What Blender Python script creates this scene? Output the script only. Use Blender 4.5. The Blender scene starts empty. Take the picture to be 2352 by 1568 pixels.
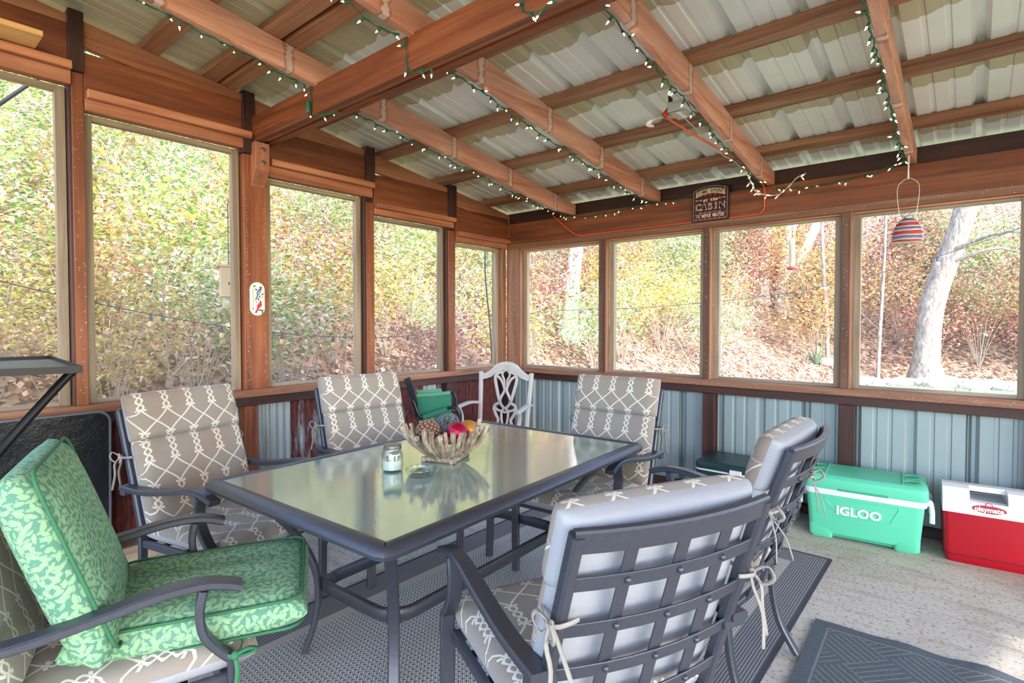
import bpy, bmesh, math, random
from mathutils import Vector, Matrix
R = math.radians
sc = bpy.context.scene
col = sc.collection
random.seed(7)

# ------------------------------------------------------------------ camera
cam_d = bpy.data.cameras.new('camera'); cam = bpy.data.objects.new('camera', cam_d); col.objects.link(cam)
cam.location = (3.653, -4.253, 1.36)
cam.rotation_euler = (R(90 - 1.4), 0, R(40.05))
cam_d.sensor_width = 36; cam_d.lens = 36 * 1260 / 2352; cam_d.shift_y = -14.2 / 2352
cam_d.clip_start = .02; cam_d.clip_end = 300
sc.camera = cam
# ------------------------------------------------------------------ light
w = bpy.data.worlds.new('world'); sc.world = w; w.use_nodes = True
wn = w.node_tree; bg = wn.nodes['Background']
sky = wn.nodes.new('ShaderNodeTexSky'); sky.sky_type = 'NISHITA'; sky.sun_disc = False
sky.sun_elevation = R(40); sky.sun_rotation = R(105); sky.altitude = 200; sky.air_density = 1.0; sky.dust_density = 2.0; sky.ozone_density = 1.0
wn.links.new(sky.outputs[0], bg.inputs[0]); bg.inputs[1].default_value = SKY = 0.42
sun_d = bpy.data.lights.new('sun', 'SUN'); sun_d.energy = 1.9; sun_d.angle = R(.6); sun_d.color = (1, .95, .86)
sun = bpy.data.objects.new('sun', sun_d); col.objects.link(sun)
SUN_DIR = Vector((.86, -.42, .62)).normalized()          # towards the sun
sun.rotation_euler = SUN_DIR.to_track_quat('Z', 'Y').to_euler()
sun.location = (12, -6, 12)
vs = sc.view_settings; vs.view_transform = 'Standard'; vs.look = 'None'; vs.gamma = 1; vs.use_curve_mapping = False
vs.exposure = 1.68
sc.cycles.max_bounces = 10; sc.cycles.diffuse_bounces = 5; sc.cycles.transparent_max_bounces = 12
sc.cycles.caustics_reflective = False; sc.cycles.caustics_refractive = False

# ------------------------------------------------------------------ helpers
def lin(c):
    if isinstance(c, str):
        c = c.lstrip('#'); c = tuple(int(c[i:i + 2], 16) / 255 for i in (0, 2, 4))
    return tuple((x / 12.92 if x <= .04045 else ((x + .055) / 1.055) ** 2.4) for x in c[:3]) + (1,)

class NT:
    def __init__(s, name):
        s.m = bpy.data.materials.new(name); s.m.use_nodes = True; s.t = s.m.node_tree
        s.b = s.t.nodes['Principled BSDF']; s.out = s.t.nodes['Material Output']
    def n(s, typ, **kw):
        nd = s.t.nodes.new('ShaderNode' + typ)
        for k, v in kw.items(): setattr(nd, k, v)
        return nd
    def l(s, a, b): s.t.links.new(a, b)
    def inp(s, sock, v):
        if hasattr(v, 'is_output') or isinstance(v, bpy.types.NodeSocket): s.l(v, sock)
        else: sock.default_value = v
    def math(s, op, a, b=0.0, c=None, clamp=False):
        nd = s.n('Math', operation=op); nd.use_clamp = clamp
        s.inp(nd.inputs[0], a); s.inp(nd.inputs[1], b)
        if c is not None: s.inp(nd.inputs[2], c)
        return nd.outputs[0]
    def mix(s, f, a, b, typ='MIX'):
        nd = s.n('Mix', data_type='RGBA', blend_type=typ)
        s.inp(nd.inputs[0], f); s.inp(nd.inputs[6], a); s.inp(nd.inputs[7], b)
        return nd.outputs[2]
    def coord(s, kind='Object', scale=(1, 1, 1), rnd=True, rot=(0, 0, 0)):
        tc = s.n('TexCoord'); mp = s.n('Mapping'); mp.inputs['Scale'].default_value = scale; mp.inputs['Rotation'].default_value = rot
        s.l(tc.outputs[kind], mp.inputs[0])
        if rnd:
            oi = s.n('ObjectInfo'); s.l(s.math('MULTIPLY', oi.outputs['Random'], 37.0), mp.inputs['Location'])
        return mp.outputs[0]
    def noise(s, v, scale, detail=4, rough=.55, dist=0):
        nd = s.n('TexNoise'); s.l(v, nd.inputs['Vector']); nd.inputs['Scale'].default_value = scale
        nd.inputs['Detail'].default_value = detail; nd.inputs['Roughness'].default_value = rough; nd.inputs['Distortion'].default_value = dist
        return nd.outputs[0]
    def ramp(s, f, stops, interp='LINEAR'):
        nd = s.n('ValToRGB'); s.l(f, nd.inputs[0]); e = nd.color_ramp.elements; nd.color_ramp.interpolation = interp
        while len(e) < len(stops): e.new(.5)
        for i, (p, c) in enumerate(stops): e[i].position = p; e[i].color = lin(c) if not isinstance(c, (int, float)) else (c, c, c, 1)
        return nd.outputs[0]
    def bump(s, h, strength=.3, dist=.01):
        nd = s.n('Bump'); s.l(h, nd.inputs['Height']); nd.inputs['Strength'].default_value = strength; nd.inputs['Distance'].default_value = dist
        s.l(nd.outputs[0], s.b.inputs['Normal'])
    def base(s, c): s.inp(s.b.inputs['Base Color'], lin(c) if isinstance(c, (str, tuple)) and not hasattr(c, 'is_output') else c)
    def set(s, **kw):
        for k, v in kw.items(): s.inp(s.b.inputs[k.replace('_', ' ')], v)

M = {}
def plain(name, c, rough=.5, metal=0, bumpk=0, bscale=60, var=.08, **kw):
    t = NT(name); v = t.coord(rnd=False)
    nz = t.noise(v, bscale * .2, 5)
    cc = lin(c); lo = tuple(x * (1 - var * 2) for x in cc[:3]) + (1,); hi = tuple(min(1, x * (1 + var)) for x in cc[:3]) + (1,)
    t.base(t.mix(nz, lo, hi)); t.set(Roughness=rough, Metallic=metal)
    for k, x in kw.items(): t.set(**{k: x})
    if bumpk: t.bump(t.noise(v, bscale, 4), bumpk, .005)
    M[name] = t.m
    return t.m
def wood(name, dark, mid, light, axis, rough=.55, stain=False, fine=1.0):
    t = NT(name); k = 'xyz'.index(axis)
    sc_ = [9.0] * 3; sc_[k] = .55
    v = t.coord(scale=tuple(sc_))
    n1 = t.noise(v, 1.6, 8, .6, .9)
    sc2 = [60.0 * fine] * 3; sc2[k] = 1.6
    n2 = t.noise(t.coord(scale=tuple(sc2)), 1.3, 5, .6)
    f = t.math('ADD', t.math('MULTIPLY', n1, .75), t.math('MULTIPLY', n2, .25))
    c = t.ramp(f, [(.32, dark), (.5, mid), (.68, light)])
    big = t.noise(t.coord(scale=(1.3, 1.3, 1.3)), 1.2, 3)
    c = t.mix(t.math('MULTIPLY', t.math('SUBTRACT', big, .42, clamp=True), 1.2), c, lin(dark), 'MIX')
    oi = t.n('ObjectInfo'); hv = t.n('HueSaturation'); t.l(c, hv.inputs['Color'])
    t.l(t.math('ADD', t.math('MULTIPLY', oi.outputs['Random'], .34), .83), hv.inputs['Value']); c = hv.outputs[0]
    if stain:                                                    # drip marks where the purlins cross
        tc = t.n('TexCoord'); sp = t.n('SeparateXYZ'); t.l(tc.outputs['Object'], sp.inputs[0])
        wob = t.math('MULTIPLY', t.math('SUBTRACT', t.noise(t.coord(scale=(6, 14, 26)), 2, 4), .5), .06)
        q = t.math('ADD', t.math('MULTIPLY', t.math('ADD', sp.outputs[1], wob), 1 / .615), .275 / .615 + 20.5)
        d = t.math('ABSOLUTE', t.math('SUBTRACT', t.math('FRACT', q), .5))
        c = t.mix(t.math('MULTIPLY', t.math('LESS_THAN', d, .05), .55), c, lin(dark))
        c = t.mix(t.math('MULTIPLY', t.math('LESS_THAN', d, .027), .7), c, lin('#e0cfc4'))
    t.base(c); t.set(Roughness=rough); t.bump(f, .35, .004)
    M[name] = t.m

class MB:
    def __init__(s): s.v = []; s.f = []; s.uv = []; s.mi = []
    def add(s, vs_, fs, mi=0):
        o = len(s.v); s.v += [tuple(p) for p in vs_]; s.f += [tuple(o + i for i in f) for f in fs]; s.mi += [mi] * len(fs); return s
    def box(s, x0, x1, y0, y1, z0, z1, mi=0):
        x0, x1 = min(x0, x1), max(x0, x1); y0, y1 = min(y0, y1), max(y0, y1); z0, z1 = min(z0, z1), max(z0, z1)
        return s.add([(x, y, z) for z in (z0, z1) for y in (y0, y1) for x in (x0, x1)],
                     [(0, 2, 3, 1), (4, 5, 7, 6), (0, 1, 5, 4), (2, 6, 7, 3), (0, 4, 6, 2), (1, 3, 7, 5)], mi)
    def prism(s, poly, fn, d0, d1, mi=0):
        """poly: 2-D outline, fn(a, b, d) -> 3-D point"""
        n = len(poly)
        s.add([fn(a, b, d0) for a, b in poly] + [fn(a, b, d1) for a, b in poly],
              [tuple(range(n - 1, -1, -1)), tuple(range(n, 2 * n))] + [(i, (i + 1) % n, n + (i + 1) % n, n + i) for i in range(n)], mi)
        return s
    def sweep(s, path, prof, wdir=None, closed=False, mi=0, scale=None, cap=True):
        """prof: list of (a,b): a along wdir side, b along the normal"""
        P = [Vector(p) for p in path]; n = len(P); m = len(prof); vs_ = []
        side0 = Vector(wdir).normalized() if wdir is not None else None
        prev = None
        for i, p in enumerate(P):
            a = P[(i - 1) % n] if (closed or i > 0) else P[i]; b = P[(i + 1) % n] if (closed or i < n - 1) else P[i]
            t = (b - a).normalized()
            if side0 is not None: sd = side0 - t * side0.dot(t); sd.normalize()
            else:
                if prev is None:
                    up = Vector((0, 0, 1)) if abs(t.z) < .9 else Vector((1, 0, 0)); sd = t.cross(up).normalized()
                else: sd = (prev - t * prev.dot(t)).normalized()
                prev = sd
            nm = sd.cross(t)
            k = scale[i] if scale else 1
            vs_ += [p + sd * (x * k) + nm * (y * k) for x, y in prof]
        fs = []
        rng = n if closed else n - 1
        for i in range(rng):
            j = (i + 1) % n
            for q in range(m): fs.append((i * m + q, i * m + (q + 1) % m, j * m + (q + 1) % m, j * m + q))
        if not closed and cap: fs += [tuple(range(m - 1, -1, -1)), tuple(range((n - 1) * m, n * m))]
        return s.add(vs_, fs, mi)
    def tube(s, path, r, n=8, closed=False, scale=None, mi=0):
        return s.sweep(path, [(r * math.cos(2 * math.pi * i / n), r * math.sin(2 * math.pi * i / n)) for i in range(n)], None, closed, mi, scale)
    def bar(s, path, wd, th, wdir, mi=0):
        c = min(wd, th) * .22; a, b = wd / 2, th / 2
        return s.sweep(path, [(-a, -b + c), (-a + c, -b), (a - c, -b), (a, -b + c), (a, b - c), (a - c, b), (-a + c, b), (-a, b - c)], wdir, False, mi)
    def lathe(s, prof, n=24, c=(0, 0, 0), mi=0, cap=True):
        m = len(prof); vs_ = []
        for i in range(n):
            a = 2 * math.pi * i / n
            vs_ += [(c[0] + r * math.cos(a), c[1] + r * math.sin(a), c[2] + z) for r, z in prof]
        fs = [(i * m + q, ((i + 1) % n) * m + q, ((i + 1) % n) * m + q + 1, i * m + q + 1) for i in range(n) for q in range(m - 1)]
        if cap:
            if prof[0][0] > 1e-6: fs.append(tuple(i * m for i in range(n - 1, -1, -1)))
            if prof[-1][0] > 1e-6: fs.append(tuple(i * m + m - 1 for i in range(n)))
        return s.add(vs_, fs, mi)
    def sphere(s, c, r, n=12, m=8, mi=0, sq=(1, 1, 1)):
        vs_ = [(c[0], c[1], c[2] - r * sq[2])]; fs = []
        for j in range(1, m):
            a = math.pi * j / m
            for i in range(n):
                b = 2 * math.pi * i / n; vs_.append((c[0] + sq[0] * r * math.sin(a) * math.cos(b), c[1] + sq[1] * r * math.sin(a) * math.sin(b), c[2] - sq[2] * r * math.cos(a)))
        vs_.append((c[0], c[1], c[2] + r * sq[2])); e = len(vs_) - 1
        for i in range(n):
            k = (i + 1) % n; fs.append((0, 1 + k, 1 + i)); fs.append((e, e - n + i, e - n + k))
            for j in range(m - 2): fs.append((1 + j * n + i, 1 + j * n + k, 1 + (j + 1) * n + k, 1 + (j + 1) * n + i))
        return s.add(vs_, fs, mi)
    def build(s, name, mat, parent=None, smooth=False, bevel=0, seg=1, loc=None):
        me = bpy.data.meshes.new(name); me.from_pydata(s.v, [], s.f)
        for m_ in (mat if isinstance(mat, (list, tuple)) else [mat]): me.materials.append(M[m_])
        for p, k in zip(me.polygons, s.mi): p.material_index = k
        if s.uv:
            ul = me.uv_layers.new(name='UVMap')
            for lp in me.loops: ul.data[lp.index].uv = s.uv[lp.vertex_index]
        bm = bmesh.new(); bm.from_mesh(me)
        if bevel:
            bmesh.ops.remove_doubles(bm, verts=bm.verts, dist=1e-5)
            ed = [e for e in bm.edges if len(e.link_faces) == 2 and e.calc_face_angle(0) > .5]
            bmesh.ops.bevel(bm, geom=ed, offset=bevel, segments=seg, affect='EDGES', profile=.5, clamp_overlap=True)
        bmesh.ops.recalc_face_normals(bm, faces=bm.faces)
        bm.to_mesh(me); bm.free()
        if smooth:
            for p in me.polygons: p.use_smooth = True
            if smooth != 'all': me.set_sharp_from_angle(angle=R(40))
        o = bpy.data.objects.new(name, me); col.objects.link(o)
        if parent is not None: o.parent = parent
        if loc is not None: o.location = loc
        return o

def tag(o, label, cat, group=None, kind=None):
    o['label'] = label; o['category'] = cat
    if group: o['group'] = group
    if kind: o['kind'] = kind
    return o
def thing(name, label, cat, loc=(0, 0, 0), rz=0, group=None, kind=None):
    o = bpy.data.objects.new(name, None); o.empty_display_size = .1; col.objects.link(o)
    o.location = loc; o.rotation_euler = (0, 0, rz)
    return tag(o, label, cat, group, kind)
def B(name, mat, parent, *dims, bevel=.003):
    return MB().box(*dims).build(name, mat, parent, bevel=bevel)
def copy_tree(o, parent=None):
    c = o.copy(); col.objects.link(c)
    if parent is not None: c.parent = parent
    for ch in [x for x in o.children]: copy_tree(ch, c)
    return c
def text_mb(s, size, depth, fn, align='CENTER', shear=0, bold=0, mi=0, mb=None):
    """lettering as thin solid shapes; fn(a,b,d) -> 3-D point"""
    cu = bpy.data.curves.new('t', 'FONT'); cu.body = s; cu.size = size; cu.align_x = align; cu.align_y = 'CENTER'; cu.shear = shear; cu.offset = bold
    cu.extrude = depth / 2; cu.resolution_u = 3
    o = bpy.data.objects.new('t', cu); col.objects.link(o)
    bpy.context.view_layer.update()
    me = bpy.data.meshes.new_from_object(o.evaluated_get(bpy.context.evaluated_depsgraph_get()))
    mb = mb or MB()
    mb.add([fn(v.co.x, v.co.y, v.co.z + depth / 2) for v in me.vertices], [tuple(p.vertices) for p in me.polygons], mi)
    bpy.data.objects.remove(o); bpy.data.curves.remove(cu); bpy.data.meshes.remove(me)
    return mb
def smooth_path(pts, k=4):
    P = [Vector(p) for p in pts]; out = []
    for i in range(len(P) - 1):
        p0 = P[max(i - 1, 0)]; p1 = P[i]; p2 = P[i + 1]; p3 = P[min(i + 2, len(P) - 1)]
        for q in range(k):
            t = q / k
            out.append(.5 * ((2 * p1) + (p2 - p0) * t + (2 * p0 - 5 * p1 + 4 * p2 - p3) * t * t + (3 * p1 - p0 - 3 * p2 + p3) * t ** 3))
    out.append(P[-1]); return out
def rrect(w_, h_, r, n=5):
    out = []
    for cx_, cy_, a0 in ((w_ / 2 - r, h_ / 2 - r, 0), (-w_ / 2 + r, h_ / 2 - r, 90), (-w_ / 2 + r, -h_ / 2 + r, 180), (w_ / 2 - r, -h_ / 2 + r, 270)):
        for i in range(n + 1):
            a = R(a0 + 90 * i / n); out.append((cx_ + r * math.cos(a), cy_ + r * math.sin(a)))
    return out

# ------------------------------------------------------------------ materials
for ax in 'xyz':
    wood('wood_red_' + ax, '#4c2413', '#7f4224', '#9d5f38', ax)
    wood('wood_dark_' + ax, '#26120e', '#40201a', '#553024', ax)
    wood('wood_light_' + ax, '#824630', '#b27050', '#c88c69', ax)
    wood('wood_sill_' + ax, '#6b4232', '#8e6048', '#a87f66', ax)
    wood('wood_grey_' + ax, '#71604f', '#9a8975', '#b4a48f', ax)
wood('wood_rafter_y', '#a05f4a', '#cf927a', '#dfae9a', 'y', stain=True)
wood('wood_post_z', '#3d2318', '#61402f', '#7a5541', 'z')
wood('wood_rafter_x', '#5f3522', '#a06c4e', '#bd8e6b', 'x')
wood('wood_pine_y', '#c98a4c', '#e0ae74', '#eec391', 'y')
def sheet_metal(name, c, c2, stain=None, rust=None, vertical=False):
    t = NT(name); v = t.coord(rnd=False)
    nz = t.noise(v, 3, 6, .6); f = t.noise(v, 60, 3)
    cc = t.mix(nz, lin(c), lin(c2))
    tc = t.n('TexCoord'); sp = t.n('SeparateXYZ'); t.l(tc.outputs['Object'], sp.inputs[0])
    if stain:
        wob = t.math('MULTIPLY', t.math('SUBTRACT', t.noise(v, 5, 4), .5), .13)
        q = t.math('FRACT', t.math('ADD', t.math('MULTIPLY', t.math('ADD', sp.outputs[1], wob), 1 / .615), .27 / .615 + 20))
        band = t.math('LESS_THAN', q, .36)
        up = t.math('LESS_THAN', sp.outputs[1], -2.45)
        left = t.math('MULTIPLY', t.math('LESS_THAN', t.math('ADD', sp.outputs[0], wob), .8), .45)  # dimmer light on the left bay, painted in with the stain colour
        m_ = t.math('MAXIMUM', t.math('MAXIMUM', band, up), left)
        cc = t.mix(t.math('MULTIPLY', m_, .8), cc, lin(stain))
    if rust:
        oi = t.n('ObjectInfo')
        sv = t.coord(scale=(7, 7, 1.6))
        m_ = t.math('ADD', t.noise(sv, 1.4, 6, .65), t.math('MULTIPLY', t.math('SUBTRACT', oi.outputs['Random'], .5), .5))
        m_ = t.math('MULTIPLY', t.math('SUBTRACT', m_, .40), 9, clamp=True)
        rc = t.ramp(t.noise(sv, 9, 5), [(.3, '#3c1a1c'), (.5, rust), (.72, '#7c4640')])
        cc = t.mix(m_, cc, rc)
        t.set(Roughness=t.math('ADD', t.math('MULTIPLY', m_, .35), .4))
    t.base(cc)
    if not rust: t.set(Roughness=.45)
    t.set(Metallic=.15); t.bump(f, .08, .002)
    M[name] = t.m
sheet_metal('roof_metal', '#f3f1ec', '#e3e0da', stain='#b5a67a')
sheet_metal('siding_metal', '#9fadb0', '#8b999c')
sheet_metal('rusty_metal', '#a7b2b8', '#8d979c', rust='#5f2a2c')

def concrete():
    t = NT('concrete'); v = t.coord(rnd=False)
    a = t.noise(v, 1.2, 6, .65); b = t.noise(v, 55, 5, .7); c = t.noise(t.coord(rnd=False, scale=(1.5, 6, 1)), 2.2, 5)
    cc = t.ramp(a, [(.3, '#a79b8d'), (.5, '#bfb6aa'), (.7, '#cbc4ba')])
    cc = t.mix(t.ramp(b, [(.36, .75), (.48, 0.0)]), cc, lin('#6c6258'))
    cc = t.mix(t.math('MULTIPLY', t.ramp(c, [(.5, 0.0), (.75, 1.0)]), .5), cc, lin('#7a6a58'))
    t.base(cc); t.set(Roughness=.85); t.bump(b, .3, .003); M['concrete'] = t.m
concrete()
# ================================================================== structure
SL = .146                                             # roof pitch: falls towards the far wall
def ztop(y): return 2.452 - SL * y                    # top of rafters
XR, YB = 7.66, -6.6                                     # roof extents; unseen open edges placed to limit sun on the floor
fl = MB().box(-.16, XR, YB, .16, -.12, 0).build('floor', 'concrete'); tag(fl, 'pale grey concrete porch floor with dark stains', 'floor', kind='structure')

# ---- left wall (plane x = 0, runs along y)
wl = thing('wall_left', 'left porch wall of stained posts, stepped headers and rusty corrugated panels', 'wall', kind='structure')
posts = [(-3.513, -3.46), (-2.624, -2.465), (-1.682, -1.613), (-.802, -.72)]
YL = -4.9
B('sill_rail', 'wood_sill_y', wl, -.10, .0, YL, 0.0, .862, .911)
B('sill_plate', 'wood_dark_y', wl, -.10, -.03, YL, 0.0, .80, .862)
B('bottom_plate', 'wood_grey_y', wl, -.10, .03, YL, 0.0, .0, .09)
for i, (a, b) in enumerate(posts):
    top = ztop((a + b) / 2) + .035
    if i == 1:
        B('corner_post', 'wood_red_z', wl, -.15, -.004, a, b, .911, 2.46)
        B('post_top', 'wood_dark_z', wl, -.10, .02, a - .01, a + .07, 2.46, top)
    else:
        B('stud', 'wood_dark_z', wl, -.09, -.012, a - .012, b - .002, .911, top)
        B('post_trim', 'wood_red_z', wl, -.03, .004, a, b, .911, {0: 2.68, 2: 2.30, 3: 2.19}[i])
        B('stud_top', 'wood_dark_z', wl, -.012, .026, a - .014, b, {0: 2.68, 2: 2.43, 3: 2.28}[i], top)
    B('lower_stud', 'wood_red_z' if i == 1 else 'wood_dark_z', wl, -.10, -.02, a, (b - .075 if i == 1 else b + .02), .09, .80)
B('post', 'wood_sill_z', wl, -.15, 0.0, -.055, 0.0, .911, 2.12)
B('corner_board', 'wood_dark_z', wl, -.13, .03, -.002, .13, .0, .862)
# window bays: (y0, y1, underside of trim, top of trim, top of ledge)
bays = [(YL, -3.515, 2.605, 2.675, 2.718), (-3.458, -2.585, 2.487, 2.55, 2.595), (-2.463, -1.63, 2.337, 2.408, 2.452), (-1.611, -.745, 2.212, 2.262, 2.302), (-.718, .10, 2.098, 2.148, 2.19)]
heads = [(YL, -3.525), (-3.46, -2.635), (-2.535, -1.695), (-1.613, -.815), (-.72, 0.02)]
for k, (y0, y1, z0, z1, z2) in enumerate(bays):
    B('trim_board', 'wood_light_y', wl, -.05, .016, y0, min(y1, -.0), z0, z1)
    B('ledge_board', 'wood_light_y', wl, -.05, .05, y0 + .006, y1, z1, z2)
    a, b = heads[k]
    B('header_board', 'wood_red_y', wl, -.04, .010, a, b, z1 - .01, ztop(b) - .045)
m = MB(); m.prism([(YL - 1, ztop(YL - 1)), (.05, ztop(.05)), (.05, ztop(.05) - .13), (YL - 1, ztop(YL - 1) - .13)], lambda p, q, d: (d, p, q), -.045, .004)
m.build('wall_rafter', 'wood_light_y', wl, bevel=.002)
# corrugated rusty sheets on the outside of the lower wall
def corrug(name, y0, y1, z0, z1, x, parent, wl_=.052, amp=.009):
    n = max(4, int((y1 - y0) / wl_ * 8)); m = MB(); vs_ = []
    for i in range(n + 1):
        y = y0 + (y1 - y0) * i / n; xx = x + amp * math.sin(2 * math.pi * y / wl_)
        vs_ += [(xx, y, z0), (xx, y, z1), (xx - .002, y, z0), (xx - .002, y, z1)]
    fs = []
    for i in range(n):
        a = 4 * i; b = a + 4; fs += [(a, b, b + 1, a + 1), (a + 3, b + 3, b + 2, a + 2)]
    m.add(vs_, fs); return m.build(name, 'rusty_metal', parent, smooth='all')
ys = [-4.9, -4.3, -3.70, -3.06, -2.42, -2.27, -1.66, -1.02, -.62, 0.02]
for i in range(len(ys) - 1):
    corrug('corrugated_sheet', ys[i] - .02, ys[i + 1], .05, .86, -.105 - .004 * (i % 2), wl)

# ---- far wall (plane y = 0, runs along x)
wb = thing('wall_back', 'far porch wall of stained posts and grey-green ribbed metal siding', 'wall', kind='structure')
XE = 7.0
B('sill_rail', 'wood_sill_x', wb, 0.0, XE, .0, .10, .862, .911)
B('sill_plate', 'wood_dark_x', wb, 0.0, XE, .03, .10, .80, .862)
B('bottom_plate', 'wood_dark_x', wb, 0.0, XE, .04, .10, 0.0, .06)
B('trim_board', 'wood_sill_x', wb, 0.0, XE, 0.0, .05, 2.09, 2.14)
B('trim_edge', 'wood_light_x', wb, 0.18, XE, .03, .06, 2.078, 2.09, bevel=.001)
B('lower_beam', 'wood_red_x', wb, -.05, XE, .014, .06, 2.14, 2.347)
B('upper_beam', 'wood_dark_x', wb, -.05, XE, .062, .10, 2.30, 2.462)
B('corner_post', 'wood_sill_z', wb, 0.0, .182, .004, .15, .911, 2.09)
px = [(1.095, 1.166), (2.03, 2.09), (2.965, 3.027), (3.90, 3.962), (4.84, 4.9)]
for a, b in px:
    B('post_trim', 'wood_post_z', wb, a, b - .012, .0, .07, .911, 2.09)
    B('stop_strip', 'wood_sill_z', wb, b - .012, b, -.001, .06, .911, 2.09, bevel=.001)
    B('lower_stud', 'wood_dark_z', wb, a - .005, b + .03, .022, .10, .06, .80)
def ribbed(x0, x1, rib=.305, h=.024):
    """ribbed sheet profile: list of (x, height)"""
    out = []; x = x0
    k = math.floor(x0 / rib) * rib
    pts = []
    while k < x1 + rib:
        pts += [(k - .034, 0), (k - .014, h), (k + .014, h), (k + .034, 0)]
        for q in (.11, .195): pts += [(k + q - .014, 0), (k + q - .008, .006), (k + q + .008, .006), (k + q + .014, 0)]
        k += rib
    pts = [(x0, 0)] + [p for p in pts if x0 + .001 < p[0] < x1 - .001] + [(x1, 0)]
    return pts
for i in range(9):
    x0, x1 = i * .914 - .02, (i + 1) * .914
    pr = ribbed(x0, x1); m = MB(); yb = .101 + .002 * (i % 2)
    n = len(pr); vs_ = []
    for x, h in pr: vs_ += [(x, yb + h, .04), (x, yb + h, .86)]
    m.add(vs_, [(2 * k, 2 * k + 2, 2 * k + 3, 2 * k + 1) for k in range(n - 1)]); m.build('siding_sheet', 'siding_metal', wb)

# ---- screened openings
def screen_mat():
    t = NT('screen'); tr = t.n('BsdfTransparent'); df = t.n('BsdfDiffuse'); mx = t.n('MixShader')
    df.inputs[0].default_value = (.75, .75, .75, 1)
    nz = t.noise(t.coord(rnd=False), 2.5, 3)
    t.l(t.math('ADD', t.math('MULTIPLY', nz, .06), .04), mx.inputs[0]); t.l(tr.outputs[0], mx.inputs[1]); t.l(df.outputs[0], mx.inputs[2]); t.l(mx.outputs[0], t.out.inputs[0])
    M['screen'] = t.m
screen_mat()
nwin = 0
def window(axis, a, b, z0, z1, where):
    global nwin; nwin += 1
    o = thing('window_%d' % nwin, where, 'window', kind='structure')
    d0, d1 = (-.10, -.055)
    def bx(nm, a_, b_, c, d, mat):
        if axis == 'x': B(nm, mat + '_' + ('z' if d - c > b_ - a_ else 'y'), o, d0, d1, a_, b_, c, d, bevel=.002)
        else: B(nm, mat + '_' + ('z' if d - c > b_ - a_ else 'x'), o, a_, b_, .06, .105, c, d, bevel=.002)
    sw = .045
    bx('frame_side', a, a + sw, z0, z1, 'wood_grey'); bx('frame_side', b - sw, b, z0, z1, 'wood_grey')
    bx('frame_head', a + sw, b - sw, z1 - .03, z1, 'wood_grey'); bx('frame_sill', a + sw, b - sw, z0, z0 + .022, 'wood_grey')
    m = MB()
    if axis == 'x': m.add([(-.078, a + sw, z0), (-.078, b - sw, z0), (-.078, b - sw, z1), (-.078, a + sw, z1)], [(0, 1, 2, 3)])
    else: m.add([(a + sw, .082, z0), (b - sw, .082, z0), (b - sw, .082, z1), (a + sw, .082, z1)], [(0, 1, 2, 3)])
    m.build('screen', 'screen', o)
wy = [(YL, -3.528, 2.605), (-3.46, -2.63, 2.487), (-2.465, -1.695, 2.337), (-1.613, -.815, 2.212), (-.72, -.055, 2.098)]
nm = ['tall screened opening above the black folding table panel', 'screened opening above the chair beside the rust and galvanised sheets', 'screened opening between the thermometer post and the next stud', 'screened opening above the folded green chair', 'narrow screened opening next to the corner post']
for (a, b, z), s_ in zip(wy, nm): window('x', a, b, .911, z, s_)
wx = [(.182, 1.095), (1.166, 2.03), (2.09, 2.965), (3.027, 3.90)]
nm = ['screened opening in the far wall next to the corner post', 'screened opening left of the cabin sign', 'screened opening under the cabin sign and orange cord', 'screened opening behind the striped glass jar']
for (a, b), s_ in zip(wx, nm): window('y', a, b, .911, 2.09, s_)

# ---- roof
ce = thing('ceiling', 'sloping open porch roof of stained rafters, purlins and pale ribbed metal sheets', 'ceiling', kind='structure')
def rafter(x1, th=.042):
    m = MB(); pr = [(YB, ztop(YB)), (.05, ztop(.05)), (.05, 2.352), (-.262, 2.352), (YB, ztop(YB) - .14)]
    m.prism(pr, lambda a, b, d: (d, a, b), x1 - th, x1); return m.build('rafter', 'wood_rafter_y', ce, bevel=.002)
RX = [.811, 1.649, 2.533, 3.366, 4.22, 5.07, 5.9, 6.75, 7.6, 8.45]
for x in RX: rafter(x)
for a, b in [(-6.3, -6.2), (-5.65, -5.55), (-5.03, -4.93), (-4.42, -4.32), (-3.81, -3.71), (-3.19, -3.10), (-2.875, -2.782), (-2.756, -2.665), (-2.17, -2.075), (-1.56, -1.466), (-.945, -.85), (-.325, -.232)]:
    m = MB(); m.prism([(a, ztop(a) + .002), (b, ztop(b) + .002), (b, ztop(b) + .042), (a, ztop(a) + .042)], lambda p, q, d: (d, p, q), -.30, XR)
    m.build('purlin', 'wood_rafter_x', ce, bevel=.002)
def roof_sheet(x0, x1, y0, y1, lift):
    pr = ribbed(x0, x1, h=.036); n = len(pr); vs_ = []
    for x, h in pr: vs_ += [(x, y0, ztop(y0) + .044 + lift + h), (x, y1, ztop(y1) + .044 + lift + h), (x, y0, ztop(y0) + .0455 + lift + h), (x, y1, ztop(y1) + .0455 + lift + h)]
    fs = []
    for k in range(n - 1): a = 4 * k; b = a + 4; fs += [(a, b, b + 1, a + 1), (a + 2, a + 3, b + 3, b + 2)]
    MB().add(vs_, fs).build('roof_sheet', 'roof_metal', ce)
x = -.35
i = 0
while x < XR:
    roof_sheet(x, min(x + .93, XR), -2.80, .40, .002 * (i % 2)); roof_sheet(x, min(x + .93, XR), YB - .1, -2.69, .006 + .002 * (i % 2)); x += .914; i += 1
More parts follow.
